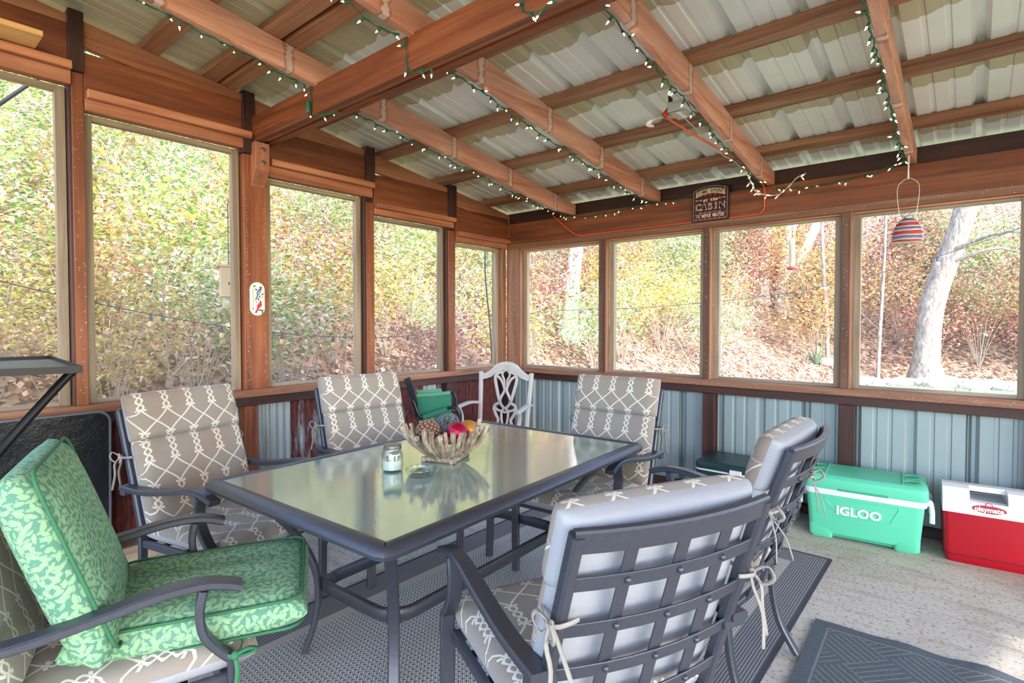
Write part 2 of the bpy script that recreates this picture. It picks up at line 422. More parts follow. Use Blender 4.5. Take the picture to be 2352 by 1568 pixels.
# main cross beam: two boards with a gap below the rafters, bolted block on the post
for y0, y1, zt in ((-2.575, -2.535, .0), (-2.49, -2.445, .0)):
    B('main_beam_board', 'wood_red_x', ce, -.02, XR, y0, y1, 2.535, 2.702)
B('beam_spacer', 'wood_light_x', ce, -.02, XR, -2.535, -2.49, 2.55, 2.69)
m = MB(); m.prism([(.0, 2.533), (.075, 2.533), (.075, 2.36), (.0, 2.25)], lambda p, q, d: (p, d, q), -2.58, -2.485)
m.build('support_block', 'wood_light_z', wl, bevel=.003)
plain('steel', '#8d8a80', .35, .9)
for z in (2.40, 2.485):
    MB().lathe([(.0, 0), (.017, 0), (.017, .003), (.011, .004), (.011, .008), (0, .009)], 14).build('bolt', 'steel', wl, smooth=True, loc=(.0755, -2.53, z)).rotation_euler = (0, R(90), 0)
# light pine shelf board on the ledge, high on the left
sh = B('shelf_board', 'wood_pine_y', None, -.005, .225, YL, -3.66, 2.725, 2.752); tag(sh, 'pale new pine shelf board resting on the high window ledge', 'shelf')
# support bracket under it (out of sight to the left)
# staples left in the boards
plain('staple', '#cfcbc2', .4, .6)
def staples(parent, faces, n):
    m = MB(); rs = random.Random(3)
    for _ in range(n):
        axis, c, a0, a1, z0, z1 = rs.choice(faces); a = rs.uniform(a0, a1); z = rs.uniform(z0, z1); L = .0042; t = .0009
        ang = rs.choice([0, 0, 0, .3, -.4, 1.5, .9]); ca, sa = math.cos(ang) * L, math.sin(ang) * L
        e = .0015
        q = [(-ca - sa * .15, -sa + ca * .15), (ca - sa * .15, sa + ca * .15), (ca + sa * .15, sa - ca * .15), (-ca + sa * .15, -sa - ca * .15)]
        if axis == 'x': m.prism(q, lambda p, r, d: (c + d, a + p, z + r), -e, e)
        else: m.prism(q, lambda p, r, d: (a + p, c - d, z + r), -e, e)
    o = m.build('staples', 'staple', parent); o['kind'] = 'stuff'
fx = [('x', .0042, a + .006, b - .006, .93, t) for (a, b), t in zip([posts[0], posts[2], posts[3]], (2.6, 2.28, 2.17))] * 2
fx += [('x', -.0038, posts[1][0] + .012, posts[1][0] + .035, .93, 2.2), ('x', -.0038, posts[1][1] - .035, posts[1][1] - .012, .93, 2.2)] * 2
fx += [('x', .0005, YL, 0, .87, .90), ('x', .0035, -3.45, -2.6, 2.495, 2.54)]
staples(wl, fx, 240)
fy = [('y', -.0002, 0.2, 3.9, .868, .905)] * 4 + [('y', -.0002, .1, 3.9, 2.096, 2.135)] * 2 + [('y', -.0002, a + .01, b - .02, .93, 2.08) for a, b in px[:3]] + [('y', .0038, .02, .17, .95, 2.07)] * 2
staples(wb, fy, 260)
# ================================================================== outside
def hill(x, y):
    d1 = -1.1 - x
    d2 = (-(x + 1.1) * 8.2 + (y - .8) * 2.1) / math.hypot(8.2, 2.1)
    d3 = (-(x - 2.5) * 1.6 + (y - 8.3) * 5.0) / math.hypot(1.6, 5.0) - 4.4
    d = max(d1, d2, d3)
    base = -.12 if d < 0 else -.12 + .62 * d
    return base + .10 * math.sin(1.7 * x + .6 * y) * math.cos(1.1 * y - .4 * x) * min(1, max(0, d + .5))
def terrain_mat():
    t = NT('ground'); v = t.coord(rnd=False)
    vo = t.n('TexVoronoi'); t.l(v, vo.inputs['Vector']); vo.inputs['Scale'].default_value = 17
    sp = t.n('SeparateColor'); t.l(vo.outputs['Color'], sp.inputs[0])
    lit = t.ramp(sp.outputs[0], [(0, '#3f3024'), (.3, '#6a4f3c'), (.55, '#937662'), (.8, '#b09684'), (1, '#84553c')])
    gr = t.ramp(t.noise(v, 40, 5, .7), [(.3, '#5f6a44'), (.5, '#8b946c'), (.7, '#b4b898')])
    geo = t.n('NewGeometry'); spn = t.n('SeparateXYZ'); t.l(geo.outputs['Normal'], spn.inputs[0])
    flat = t.math('GREATER_THAN', t.math('ADD', spn.outputs[2], t.math('MULTIPLY', t.noise(v, 3, 4), .06)), .99)
    t.base(t.mix(flat, lit, gr)); t.set(Roughness=.9); t.bump(vo.outputs['Distance'], .5, .02); M['ground'] = t.m
terrain_mat()
m = MB(); N = 96; X0, X1, Y0, Y1 = -24, 26, -18, 34
vs_ = [(X0 + (X1 - X0) * i / N, Y0 + (Y1 - Y0) * j / N) for j in range(N + 1) for i in range(N + 1)]
m.add([(x, y, hill(x, y)) for x, y in vs_], [(j * (N + 1) + i, j * (N + 1) + i + 1, (j + 1) * (N + 1) + i + 1, (j + 1) * (N + 1) + i) for j in range(N) for i in range(N)])
te = m.build('ground', 'ground', smooth='all'); tag(te, 'leaf-littered wooded hillside with a strip of lawn at its foot', 'ground', kind='structure')

def leaf_mat(name, stops, trans=.45):
    t = NT(name); g = t.n('NewGeometry'); oi = t.n('ObjectInfo')
    f = t.math('FRACT', t.math('ADD', g.outputs['Random Per Island'], t.math('MULTIPLY', oi.outputs['Random'], .35)))
    c = t.ramp(g.outputs['Random Per Island'], stops)
    hv = t.n('HueSaturation'); t.l(c, hv.inputs['Color']); t.l(t.math('ADD', t.math('MULTIPLY', oi.outputs['Random'], .5), .8), hv.inputs['Value'])
    t.l(t.math('ADD', t.math('MULTIPLY', oi.outputs['Random'], .05), .475), hv.inputs['Hue'])
    df = t.n('BsdfDiffuse'); tl = t.n('BsdfTranslucent'); mx = t.n('MixShader'); gl = t.n('BsdfGlossy'); mx2 = t.n('MixShader'); gl.inputs['Roughness'].default_value = .35
    t.l(hv.outputs[0], df.inputs[0]); t.l(hv.outputs[0], tl.inputs[0]); mx.inputs[0].default_value = trans
    t.l(df.outputs[0], mx.inputs[1]); t.l(tl.outputs[0], mx.inputs[2]); mx2.inputs[0].default_value = .06
    t.l(mx.outputs[0], mx2.inputs[1]); t.l(gl.outputs[0], mx2.inputs[2]); t.l(mx2.outputs[0], t.out.inputs[0]); M[name] = t.m
leaf_mat('leaf_green', [(0, '#4f7d38'), (.3, '#84ab56'), (.55, '#b4c986'), (.75, '#dfe6cf'), (.9, '#f0f0e4'), (1, '#dccf7a')])  # near-white leaf tones paint in overexposed highlights
leaf_mat('leaf_yellow', [(0, '#788a38'), (.25, '#b3b64e'), (.5, '#dfcb66'), (.7, '#eee2b8'), (.85, '#d8aa6a'), (1, '#c98660')])
leaf_mat('leaf_orange', [(0, '#9a9a5c'), (.25, '#b8955a'), (.5, '#b3724a'), (.7, '#9a5644'), (.85, '#dcc6ae'), (1, '#c8aa6c')])
leaf_mat('leaf_red', [(0, '#7c3038'), (.25, '#a4545a'), (.5, '#c07c7a'), (.7, '#dcc0b8'), (.85, '#b4945c'), (1, '#78804a')])
leaf_mat('leaf_litter', [(0, '#7a5440'), (.3, '#a67f68'), (.6, '#cdb2a2'), (.85, '#e8d8cc'), (1, '#b07050')], .1)
leaf_mat('leaf_blue', [(0, '#5c8a70'), (.5, '#8db79b'), (1, '#bcd6bf')])
plain('twig', '#a89a90', .8, var=.3)
def bark(name, c1, c2, c3, sc_=14):
    t = NT(name); v = t.coord(scale=(1, 1, .35))
    n_ = t.noise(v, sc_, 6, .7); t.base(t.ramp(n_, [(.3, c1), (.5, c2), (.66, c3)])); t.set(Roughness=.9); t.bump(n_, .8, .02); M[name] = t.m
bark('bark_grey', '#564e4a', '#8d837c', '#b5ada7', 16)
bark('bark_pale', '#8b8580', '#d9d5d0', '#f0eeea', 7)
def leaf(m, p, d, up, L, W):
    """a folded pointed leaf at p along d"""
    s_ = d.cross(up); 
    if s_.length < 1e-3: s_ = Vector((1, 0, 0))
    s_.normalize(); n_ = s_.cross(d).normalized()
    a = p; b = p + d * L * .5 + s_ * W + n_ * W * .35; c = p + d * L; e = p + d * L * .5 - s_ * W + n_ * W * .35
    o = len(m.v); m.v += [tuple(a), tuple(b), tuple(c), tuple(e)]; m.f += [(o, o + 1, o + 2), (o, o + 2, o + 3)]; m.mi += [0, 0]
def shrub_mesh(seed, rx, rz, n, L, nst=9):
    rs = random.Random(seed); lm = MB(); sm = MB(); tips = []
    for k in range(nst):
        a = rs.uniform(0, 6.28); ln = rs.uniform(.55, 1.0)
        e = Vector((math.cos(a) * rx * ln * .8, math.sin(a) * rx * ln * .8, rz * rs.uniform(.5, 1.0)))
        mid = e * .5 + Vector((rs.uniform(-.1, .1), rs.uniform(-.1, .1), .15 * rz))
        path = [Vector((0, 0, -.1)), mid * .5, mid, (mid + e) * .5, e]
        sm.tube(path, .006, 4, scale=[1.2, 1, .8, .6, .3]); tips += [mid, (mid + e) * .5, e]
        for q in range(3):
            b0 = path[rs.randint(2, 4)]; b1 = b0 + Vector((rs.uniform(-.4, .4), rs.uniform(-.4, .4), rs.uniform(-.05, .45))) * rx
            sm.tube([b0, (b0 + b1) * .5 + Vector((0, 0, .04)), b1], .0035, 3, scale=[1, .8, .4]); tips.append(b1)
    for i in range(n):
        c = rs.choice(tips); p = c + Vector((rs.gauss(0, .17), rs.gauss(0, .17), rs.gauss(0, .13))) * rx * 1.2
        if p.z < .0: p.z = rs.uniform(0, .1)
        d = Vector((rs.uniform(-1, 1), rs.uniform(-1, 1), rs.uniform(-.7, .35))).normalized()
        leaf(lm, p, d, Vector((rs.uniform(-.5, .5), rs.uniform(-.5, .5), 1)).normalized(), L * rs.uniform(.7, 1.3), L * rs.uniform(.28, .42))
    return lm, sm
protos = []
for k in range(5):
    lm, sm = shrub_mesh(20 + k, .85, 1.25 + .12 * k, 1700, .06, 13)
    a = lm.build('foliage', 'leaf_green'); b = sm.build('stems', 'twig'); protos.append((a.data, b.data)); bpy.data.objects.remove(a); bpy.data.objects.remove(b)
CAMX, CAMY = 3.653, -4.253
cols = ['leaf_green', 'leaf_yellow', 'leaf_orange', 'leaf_red']
variants = {}
for c in cols:
    for k, (a, b) in enumerate(protos):
        d = a.copy(); d.materials.clear(); d.materials.append(M[c]); variants[(c, k)] = (d, b)
rs = random.Random(11)
def shrub(x, y, c, s_):
    d, b = variants[(c, rs.randrange(5))]
    av = math.degrees(math.atan2(CAMX - x, y - CAMY)); far = math.hypot(x - CAMX, y - CAMY) > (9.5 if av > 40 else 15.5)
    zone = 'behind the left wall' if av > 62 else ('near the corner post' if av > 33 else ('behind the far wall' if av > 18 else 'beyond the lawn'))
    lb = {'leaf_green': 'light green leafy shrub', 'leaf_yellow': 'yellow autumn shrub', 'leaf_orange': 'orange autumn shrub', 'leaf_red': 'red and pink autumn shrub'}[c] + (' high on the slope ' if far else ' low on the slope ') + zone
    o = thing('hillside_shrub', lb, 'shrub', (x, y, hill(x, y) - .02), rs.uniform(0, 6.28), lb.replace(' shrub ', ' shrubs '))
    o.scale = (s_, s_, s_ * rs.uniform(.85, 1.2))
    for nm_, dd in (('foliage', d), ('stems', b)):
        q = bpy.data.objects.new(nm_, dd); col.objects.link(q); q.parent = o; q['kind'] = 'stuff'
placed = []
tries = 0
while len(placed) < 290 and tries < 9000:
    tries += 1
    # sample by viewing direction and distance from the porch
    az = rs.uniform(R(-12), R(92)); dist = 4.6 + 15 * rs.random() ** 1.15
    x = CAMX - math.sin(az) * dist; y = CAMY + math.cos(az) * dist
    h = hill(x, y)
    if x > -1.35 and y < 1.6: continue
    if h < .15: continue
    azd = math.degrees(az)
    if (-1.5 < azd < 7.5 and dist < 16.7) or (32.6 < azd < 36.2 and dist < 10.5) or (11.5 < azd < 16.5 and dist < 18): continue
    mind = .55 + .035 * dist
    if any((x - a) ** 2 + (y - b) ** 2 < mind * mind for a, b in placed): continue
    placed.append((x, y))
    u = az                                               # left of the view: green, middle: yellow/orange, right: red
    r = rs.random()
    if u > R(66): c = 'leaf_green' if r < .66 else ('leaf_yellow' if r < .9 else 'leaf_orange')
    elif u > R(48): c = 'leaf_yellow' if r < .42 else ('leaf_green' if r < .74 else 'leaf_orange')
    elif u > R(30): c = 'leaf_yellow' if r < .38 else ('leaf_orange' if r < .62 else ('leaf_green' if r < .92 else 'leaf_red'))
    elif u > R(20): c = 'leaf_yellow' if r < .45 else ('leaf_green' if r < .85 else 'leaf_orange')
    elif u > R(8): c = 'leaf_red' if r < .5 else ('leaf_orange' if r < .7 else 'leaf_yellow')
    else: c = 'leaf_orange' if r < .45 else ('leaf_yellow' if r < .72 else ('leaf_red' if r < .92 else 'leaf_green'))
    shrub(x, y, c, rs.uniform(.75, 1.15) * (.8 + .035 * dist))
k = 0
while k < 34:
    az = rs.uniform(R(-9), R(20)); dist = rs.uniform(17.3, 23); x = CAMX - math.sin(az) * dist; y = CAMY + math.cos(az) * dist
    if hill(x, y) < .0: continue
    shrub(x, y, rs.choice(['leaf_red', 'leaf_orange', 'leaf_red', 'leaf_yellow', 'leaf_green']), rs.uniform(1.3, 1.8)); k += 1
# fallen leaves
m = MB(); rs = random.Random(5)
for _ in range(16000):
    az = rs.uniform(R(-10), R(90)); dist = 4.4 + 11 * rs.random(); x = CAMX - math.sin(az) * dist; y = CAMY + math.cos(az) * dist
    if (x > -.5 and y < .6) or (hill(x, y) < -.05 and rs.random() < .85): continue
    d = Vector((rs.uniform(-1, 1), rs.uniform(-1, 1), rs.uniform(.1, .9))).normalized()
    leaf(m, Vector((x, y, hill(x, y) + .01)), d, Vector((rs.uniform(-.4, .4), rs.uniform(-.4, .4), 1)), rs.uniform(.06, .1), rs.uniform(.022, .036))
o = m.build('fallen_leaves', 'leaf_litter', te); o['kind'] = 'stuff'
# bare twigs and saplings on the slope
m = MB(); rs = random.Random(8)
for _ in range(900):
    az = rs.uniform(R(-10), R(88)); dist = 5.2 + 9 * rs.random(); x = CAMX - math.sin(az) * dist; y = CAMY + math.cos(az) * dist
    if (x > -1.3 and y < 1.5) or hill(x, y) < .05: continue
    p = Vector((x, y, hill(x, y))); a = Vector((rs.uniform(-.7, .7), rs.uniform(-.7, .7), rs.uniform(.2, 1))).normalized(); ln = rs.uniform(.5, 1.8)
    q = p + a * ln * .5 + Vector((rs.uniform(-.1, .1), rs.uniform(-.1, .1), .05)); e = p + a * ln + Vector((rs.uniform(-.2, .2), rs.uniform(-.2, .2), 0))
    m.tube([p, q, e], rs.uniform(.004, .009), 3, scale=[1, .8, .4])
    e2 = q + Vector((rs.uniform(-.5, .5), rs.uniform(-.5, .5), rs.uniform(0, .5))); m.tube([q, e2], .004, 3, scale=[1, .4])
o = m.build('bare_twigs', 'twig', te); o['kind'] = 'stuff'
# tree trunks
def tree(label, x, y, pts, r, mat, branches=(), group=None):
    h = hill(x, y); o = thing('tree', label, 'tree', (x, y, h - .1), 0, group)
    P = smooth_path(pts, 5); n = len(P)
    rs2 = random.Random(int(abs(x * 100)))
    m = MB(); m.tube(P, r, 14, scale=[(1.35 if i < 2 else 1.0) - .4 * i / n + rs2.uniform(-.03, .03) for i in range(n)]); m.build('trunk', mat, o, smooth='all')
    for b in branches: MB().tube(smooth_path(b, 4), r * .18, 6, scale=[1 - .8 * i / (4 * (len(b) - 1)) for i in range(4 * (len(b) - 1) + 1)]).build('branch', mat, o, smooth='all')
tree('big leaning grey tree trunk rising from the row of rocks', 2.8, 12.1, [(0, 0, 0), (.10, .1, 2.0), (.75, .1, 4.5), (1.2, .2, 8)], .29, 'bark_grey', [[(.35, 0, 3.2), (1.4, -.6, 3.5), (2.4, -1.2, 3.1)], [(.3, 0, 2.9), (1.3, -.2, 3.2), (2.2, -.4, 2.6)]])
tree('pale straight tree trunk seen next to the corner post', -2.26, 4.42, [(0, 0, 0), (.10, .03, 1.2), (.22, .06, 2.4), (.34, .1, 5)], .16, 'bark_pale')
for dx, dy, r, lean in [(-1.25, 13.5, .15, .15), (-.78, 13.7, .19, .35), (-.55, 14.0, .15, .9)]:
    tree({.15: 'pale thin trunk, straightest of the clump behind the cabin sign window', .35: 'pale thick trunk of the clump behind the cabin sign window', .9: 'pale trunk leaning hard in the clump behind the cabin sign window'}[lean], dx, dy, [(0, 0, 0), (.1 * lean, 0, 1.5), (lean * .8, .1, 3.2), (lean * 1.6, .2, 6)], r, 'bark_pale')
for k, (x, y, r) in enumerate([(-4.6, 4.6, .11), (-6.5, 2.8, .09), (-7.5, -1.5, .08), (-3.2, 6.5, .07), (.9, 11.2, .05), (1.9, 11.6, .045), (-8.5, -4.2, .07)]):
    rs3 = random.Random(k); l1 = rs3.uniform(-.3, .3)
    tree('thin grey sapling trunk among the hillside shrubs', x, y, [(0, 0, 0), (l1 * .3, .05, 1.2), (l1, .1, 2.8), (l1 * 1.5, .2, 5)], r, 'bark_grey', [[(l1 * .6, .08, 2), (l1 + .5, .3, 2.6), (l1 + .9, .4, 2.7)], [(l1 * .4, .05, 1.4), (l1 - .5, -.1, 1.9), (l1 - .8, -.2, 2.3)]], group='thin saplings on the hillside')
# rocks along the lawn
t = NT('rock'); v = t.coord(); n_ = t.noise(v, 5, 6, .65); t.base(t.ramp(n_, [(.3, '#8c7e73'), (.5, '#b8aca2'), (.7, '#d5ccc4')])); t.set(Roughness=.9); t.bump(n_, .6, .03); M['rock'] = t.m
rs = random.Random(21); rocks = []
for k in range(4):
    m = MB(); m.sphere((0, 0, 0), 1, 10, 7); m.v = [tuple(c * rs.uniform(.78, 1.12) for c in p) for p in m.v]; ob = m.build('rock', 'rock', smooth='all'); rocks.append(ob.data); bpy.data.objects.remove(ob)
for k in range(26):
    t_ = k / 25; x = .9 + 5.2 * t_; y = 11.2 + 1.0 * t_ + rs.uniform(-.25, .25)
    o = bpy.data.objects.new('rock', rocks[k % 4]); col.objects.link(o); s_ = rs.uniform(.16, .32)
    o.scale = (s_ * 1.5, s_, s_ * .6); o.rotation_euler = (0, 0, rs.uniform(0, 6)); o.location = (x, y, hill(x, y) + s_ * .2)
    tag(o, 'pale sunlit rock in the row edging the lawn', 'rock', 'rocks edging the lawn')
# grass blades on the lawn
m = MB(); rs = random.Random(9)
for _ in range(9000):
    x = rs.uniform(1.2, 7.5); y = rs.uniform(6.0, 11.6)
    if hill(x, y) > .0: continue
    p = Vector((x, y, hill(x, y) - .01)); a = rs.uniform(0, 6.28); q = Vector((math.cos(a), math.sin(a), 0)) * .008; e = p + Vector((rs.uniform(-.03, .03), rs.uniform(-.03, .03), rs.uniform(.04, .09)))
    o_ = len(m.v); m.v += [tuple(p - q), tuple(p + q), tuple(e)]; m.f.append((o_, o_ + 1, o_ + 2)); m.mi.append(0)
o = m.build('lawn_grass', 'leaf_blue', te); o['kind'] = 'stuff'
# spiky yucca
o = thing('yucca_plant', 'spiky blue-green yucca at the foot of the slope', 'plant', (.75, 10.7, hill(.75, 10.7)))
for k in range(22):
    a = k * 2.4; el = R(25 + 60 * (k % 7) / 7); d = Vector((math.cos(a) * math.cos(el), math.sin(a) * math.cos(el), math.sin(el))); L = .55
    MB().sweep([Vector((0, 0, 0)), d * L * .5, d * L], [(-.018, 0), (0, .005), (.018, 0), (0, -.003)], None, scale=[1, .9, .05]).build('leaf', 'leaf_blue', o)
# bird feeder hanging outside the second opening
plain('feeder_wood', '#c9b79d', .7, var=.12); plain('black_wire', '#2a2c33', .5); plain('clear_jar', '#d9dcc0', .15, var=.05, Transmission_Weight=.6)
o = thing('bird_feeder', 'wooden box bird feeder with a jar below, hung outside by the thermometer post', 'bird feeder', (-.72, -2.425, 1.55), R(-18))
B('box', 'feeder_wood', o, -.06, .06, -.06, .06, 0, .225); B('roof', 'feeder_wood', o, -.08, .08, -.085, .085, .225, .243)
MB().lathe([(.0, -.09), (.045, -.085), (.05, -.07), (.05, -.01), (.045, 0)], 16).build('jar', 'clear_jar', o, smooth=True)
B('entry_slot', 'black_wire', o, .0602, .062, -.008, .002, .09, .11, bevel=0)
m = MB(); m.tube([(0, 0, .243), (0, 0, .72), (.0, .02, .74)], .004, 5); m.tube([(.0, .012, .3), (.0, .012, .73)], .0025, 4); m.build('hanging_wire', 'black_wire', o)
# hummingbird feeder tube outside the far wall
plain('red_plastic', '#a33a34', .4)
o = thing('tube_feeder', 'clear tube bird feeder with a red base hanging outside under the cabin sign', 'bird feeder', (2.42, 1.05, 1.82))
MB().lathe([(0, 0), (.035, 0), (.042, .012), (.03, .03)], 14).build('base', 'red_plastic', o, smooth=True)
MB().lathe([(.026, .03), (.026, .26), (.02, .27)], 14).build('tube', 'clear_jar', o, smooth=True)
MB().tube([(0, 0, .26), (0, 0, 1.0)], .003, 5).build('hanging_wire', 'black_wire', o)
# outdoor globe string lights sagging past the openings
plain('globe', '#f2c9a0', .2, Transmission_Weight=.3); plain('rubber', '#3a3f4c', .6)
o = thing('festoon_lights', 'sagging black cord of globe bulbs outside the screens', 'string lights')
P = smooth_path([(-1.0, -4.9, 1.97), (-1.0, -4.2, 1.76), (-1.0, -3.2, 1.49), (-1.0, -2.2, 1.30), (-1.0, -1.2, 1.21), (-1.0, -.3, 1.22), (-1.0, .8, 1.36), (-.6, 1.6, 1.5), (.6, 2.2, 1.55), (2.2, 2.6, 1.72), (3.6, 2.8, 2.1), (5, 2.9, 2.7)], 6)
MB().tube(P, .004, 5).build('cord', 'rubber', o)
sk_ = MB().lathe([(0, -.005), (.009, -.005), (.012, -.03), (.014, -.05), (0, -.05)], 10); gb = MB().lathe([(.010, -.05), (.019, -.065), (.021, -.078), (.014, -.094), (0, -.10)], 12)
for k in range(2, len(P) - 1, 3):
    s1 = MB(); s1.v = sk_.v[:]; s1.f = sk_.f[:]; s1.mi = sk_.mi[:]; a = s1.build('socket', 'rubber', o, smooth=True, loc=P[k])
    s2 = MB(); s2.v = gb.v[:]; s2.f = gb.f[:]; s2.mi = gb.mi[:]; s2.build('globe_bulb', 'globe', a, smooth=True)
MB().tube(smooth_path([(-.62, .36, 2.4), (-.55, .28, 1.9), (-.35, .14, 1.3), (-.28, .13, .5), (-.26, .13, -.1)], 5), .009, 6).build('outdoor_cable', 'black_wire')
tag(bpy.data.objects['outdoor_cable'], 'dark cable curving down outside the corner screen', 'cable')
o = MB().tube(smooth_path([(-.6, -4.6, 1.75), (-.62, -4.1, 2.15), (-.7, -3.6, 2.75), (-.7, -3.2, 3.2)], 4), .012, 6).build('guy_cable', 'black_wire'); tag(o, 'taut dark cable crossing outside the tall opening', 'cable')

# unseen tree added on the open side so its crown dapples the sunlight
tr = thing('dapple_helper', 'unseen leafy tree added on the open side to dapple the sunlight', 'tree', (14.2, -6.0, -.2))
MB().tube(smooth_path([(0, 0, 0), (.1, 0, 2.5), (-.1, .1, 5), (0, 0, 9)], 4), .2, 10, scale=[1 - .05 * i for i in range(13)]).build('trunk', 'bark_grey', tr, smooth='all')
rs = random.Random(31)
for k in range(26):
    a = bpy.data.objects.new('crown', variants[('leaf_green', k % 5)][0]); col.objects.link(a); a.parent = tr; a['kind'] = 'stuff'
    a.location = (rs.uniform(-2.2, 2.2), rs.uniform(-4.5, 5.5), rs.uniform(2.6, 8.5)); a.scale = (1.5, 1.5, 1.3); a.rotation_euler = (rs.uniform(-.5, .5), rs.uniform(-.5, .5), rs.uniform(0, 6))
# ================================================================== table and chairs
plain('frame_metal', '#4a4d59', .36, .45, .12, 300, .12)
def fabric_trellis():
    t = NT('cushion_trellis'); tc = t.n('TexCoord'); sp = t.n('SeparateXYZ'); t.l(tc.outputs['UV'], sp.inputs[0])
    W_, H_ = .112, .215
    u = t.math('MULTIPLY', sp.outputs[0], 1 / W_); v = t.math('FRACT', t.math('ADD', t.math('MULTIPLY', sp.outputs[1], 1 / H_), 20.0))
    b_ = .46
    k = t.math('DIVIDE', t.math('SUBTRACT', v, b_), 1 - b_, clamp=True)
    s_ = t.math('MULTIPLY', t.math('MULTIPLY', k, k), t.math('SUBTRACT', 3.0, t.math('MULTIPLY', k, 2.0)))
    s_ = t.math('ADD', t.math('MULTIPLY', s_, .55), t.math('MULTIPLY', k, .45))
    inb = t.math('LESS_THAN', v, b_)
    br = t.math('MULTIPLY', t.math('SINE', t.math('MULTIPLY', v, 2 * math.pi * 1.5 / b_)), t.math('MULTIPLY', inb, .11))
    notch = t.math('MULTIPLY', t.math('SUBTRACT', 1.0, inb), t.math('MULTIPLY', t.math('LESS_THAN', k, .985), t.math('MULTIPLY', t.math('GREATER_THAN', k, .015), 0.0)))
    off = t.math('ADD', t.math('ADD', s_, br), notch)
    def dist(a):
        return t.math('ABSOLUTE', t.math('SUBTRACT', t.math('FRACT', t.math('ADD', a, 50.5)), .5))
    d = t.math('MINIMUM', dist(t.math('SUBTRACT', u, off)), dist(t.math('ADD', u, off)))
    d = t.math('MINIMUM', d, 9.0)
    # small horizontal barbs where the braid ends
    vb = t.math('MINIMUM', t.math('ABSOLUTE', t.math('SUBTRACT', v, b_)), t.math('MINIMUM', v, t.math('SUBTRACT', 1.0, v)))
    du = dist(u)
    barb = t.math('MULTIPLY', t.math('LESS_THAN', vb, .022), t.math('MULTIPLY', t.math('GREATER_THAN', du, .07), t.math('LESS_THAN', du, .20)))
    line = t.math('MAXIMUM', t.math('LESS_THAN', d, .042), barb)
    ob = t.coord(rnd=True); nz = t.noise(ob, 2.5, 4)
    c = t.mix(nz, lin('#857b74'), lin('#989088'))
    dirt = t.math('MULTIPLY', t.math('SUBTRACT', t.noise(t.coord(scale=(1.6, 1.6, 1.6)), 1.7, 3), .52, clamp=True), 2.2)
    c = t.mix(dirt, c, lin('#8b6d52'))
    c = t.mix(line, c, t.mix(dirt, lin('#d9d3ca'), lin('#c6a985')))
    t.base(c); t.set(Roughness=.9); t.b.inputs['Sheen Weight'].default_value = .2
    t.bump(t.math('ADD', t.noise(t.coord('UV', (900, 900, 1), rnd=False), 1, 2), t.math('MULTIPLY', t.noise(t.coord('UV', (9, 22, 1), rnd=True), 1, 3), 4.0)), .35, .004); M['cushion_trellis'] = t.m
fabric_trellis()
def fabric_plain(name, c1, c2):
    t = NT(name); nz = t.noise(t.coord(), 3, 4); t.base(t.mix(nz, lin(c1), lin(c2))); t.set(Roughness=.9)
    t.bump(t.math('ADD', t.noise(t.coord('UV', (700, 700, 1), rnd=False), 1, 2), t.math('MULTIPLY', t.noise(t.coord('UV', (8, 26, 1)), 1, 3), 4.0)), .3, .004); M[name] = t.m
fabric_plain('cushion_plain', '#9295a0', '#a2a5ae')  # bluish light from the sky painted into the taupe fabric
fabric_plain('tie_cloth', '#8b8782', '#9d9993')
def fabric_leaf():
    t = NT('cushion_leaf'); geo = t.n('NewGeometry'); tc = t.n('TexCoord')
    nt = t.n('VectorTransform'); nt.vector_type = 'NORMAL'; nt.convert_from = 'WORLD'; nt.convert_to = 'OBJECT'; t.l(geo.outputs['Normal'], nt.inputs[0])
    def vm(op, a, b=None):
        n_ = t.n('VectorMath', operation=op); t.l(a, n_.inputs[0])
        if b is not None: t.l(b, n_.inputs[1])
        return n_.outputs['Value' if op == 'DOT_PRODUCT' else 'Vector']
    def layer(scale, a, b, off):
        mp = t.n('Mapping'); t.l(tc.outputs['Object'], mp.inputs[0]); mp.inputs['Location'].default_value = off
        vo = t.n('TexVoronoi'); t.l(mp.outputs[0], vo.inputs['Vector']); vo.inputs['Scale'].default_value = scale; vo.inputs['Randomness'].default_value = .7
        d = vm('SUBTRACT', mp.outputs[0], vo.outputs['Position'])
        c0 = t.n('VectorMath', operation='SUBTRACT'); t.l(vo.outputs['Color'], c0.inputs[0]); c0.inputs[1].default_value = (.5, .5, .5)
        t1 = vm('NORMALIZE', vm('CROSS_PRODUCT', nt.outputs[0], c0.outputs[0])); t2 = vm('CROSS_PRODUCT', nt.outputs[0], t1)
        x_ = t.math('MULTIPLY', vm('DOT_PRODUCT', d, t1), scale / a); y_ = t.math('MULTIPLY', vm('DOT_PRODUCT', d, t2), scale / b)
        y_ = t.math('ADD', y_, t.math('MULTIPLY', t.math('MULTIPLY', x_, x_), .25))
        return t.math('LESS_THAN', t.math('ADD', t.math('ABSOLUTE', y_), t.math('MULTIPLY', x_, x_)), .95)
    f = t.math('MAXIMUM', layer(42, .62, .26, (0, 0, 0)), t.math('MULTIPLY', layer(48, .55, .22, (.37, .21, .53)), .75))
    nz = t.noise(t.coord(), 2, 3)
    c = t.mix(f, t.mix(nz, lin('#4a7f6b'), lin('#648f7d')), lin('#8ab28a'))
    t.base(c); t.set(Roughness=.9); t.bump(t.noise(t.coord(scale=(8, 8, 8)), 1, 3), .35, .012); M['cushion_leaf'] = t.m
fabric_leaf()
plain('green_piping', '#35704f', .8)

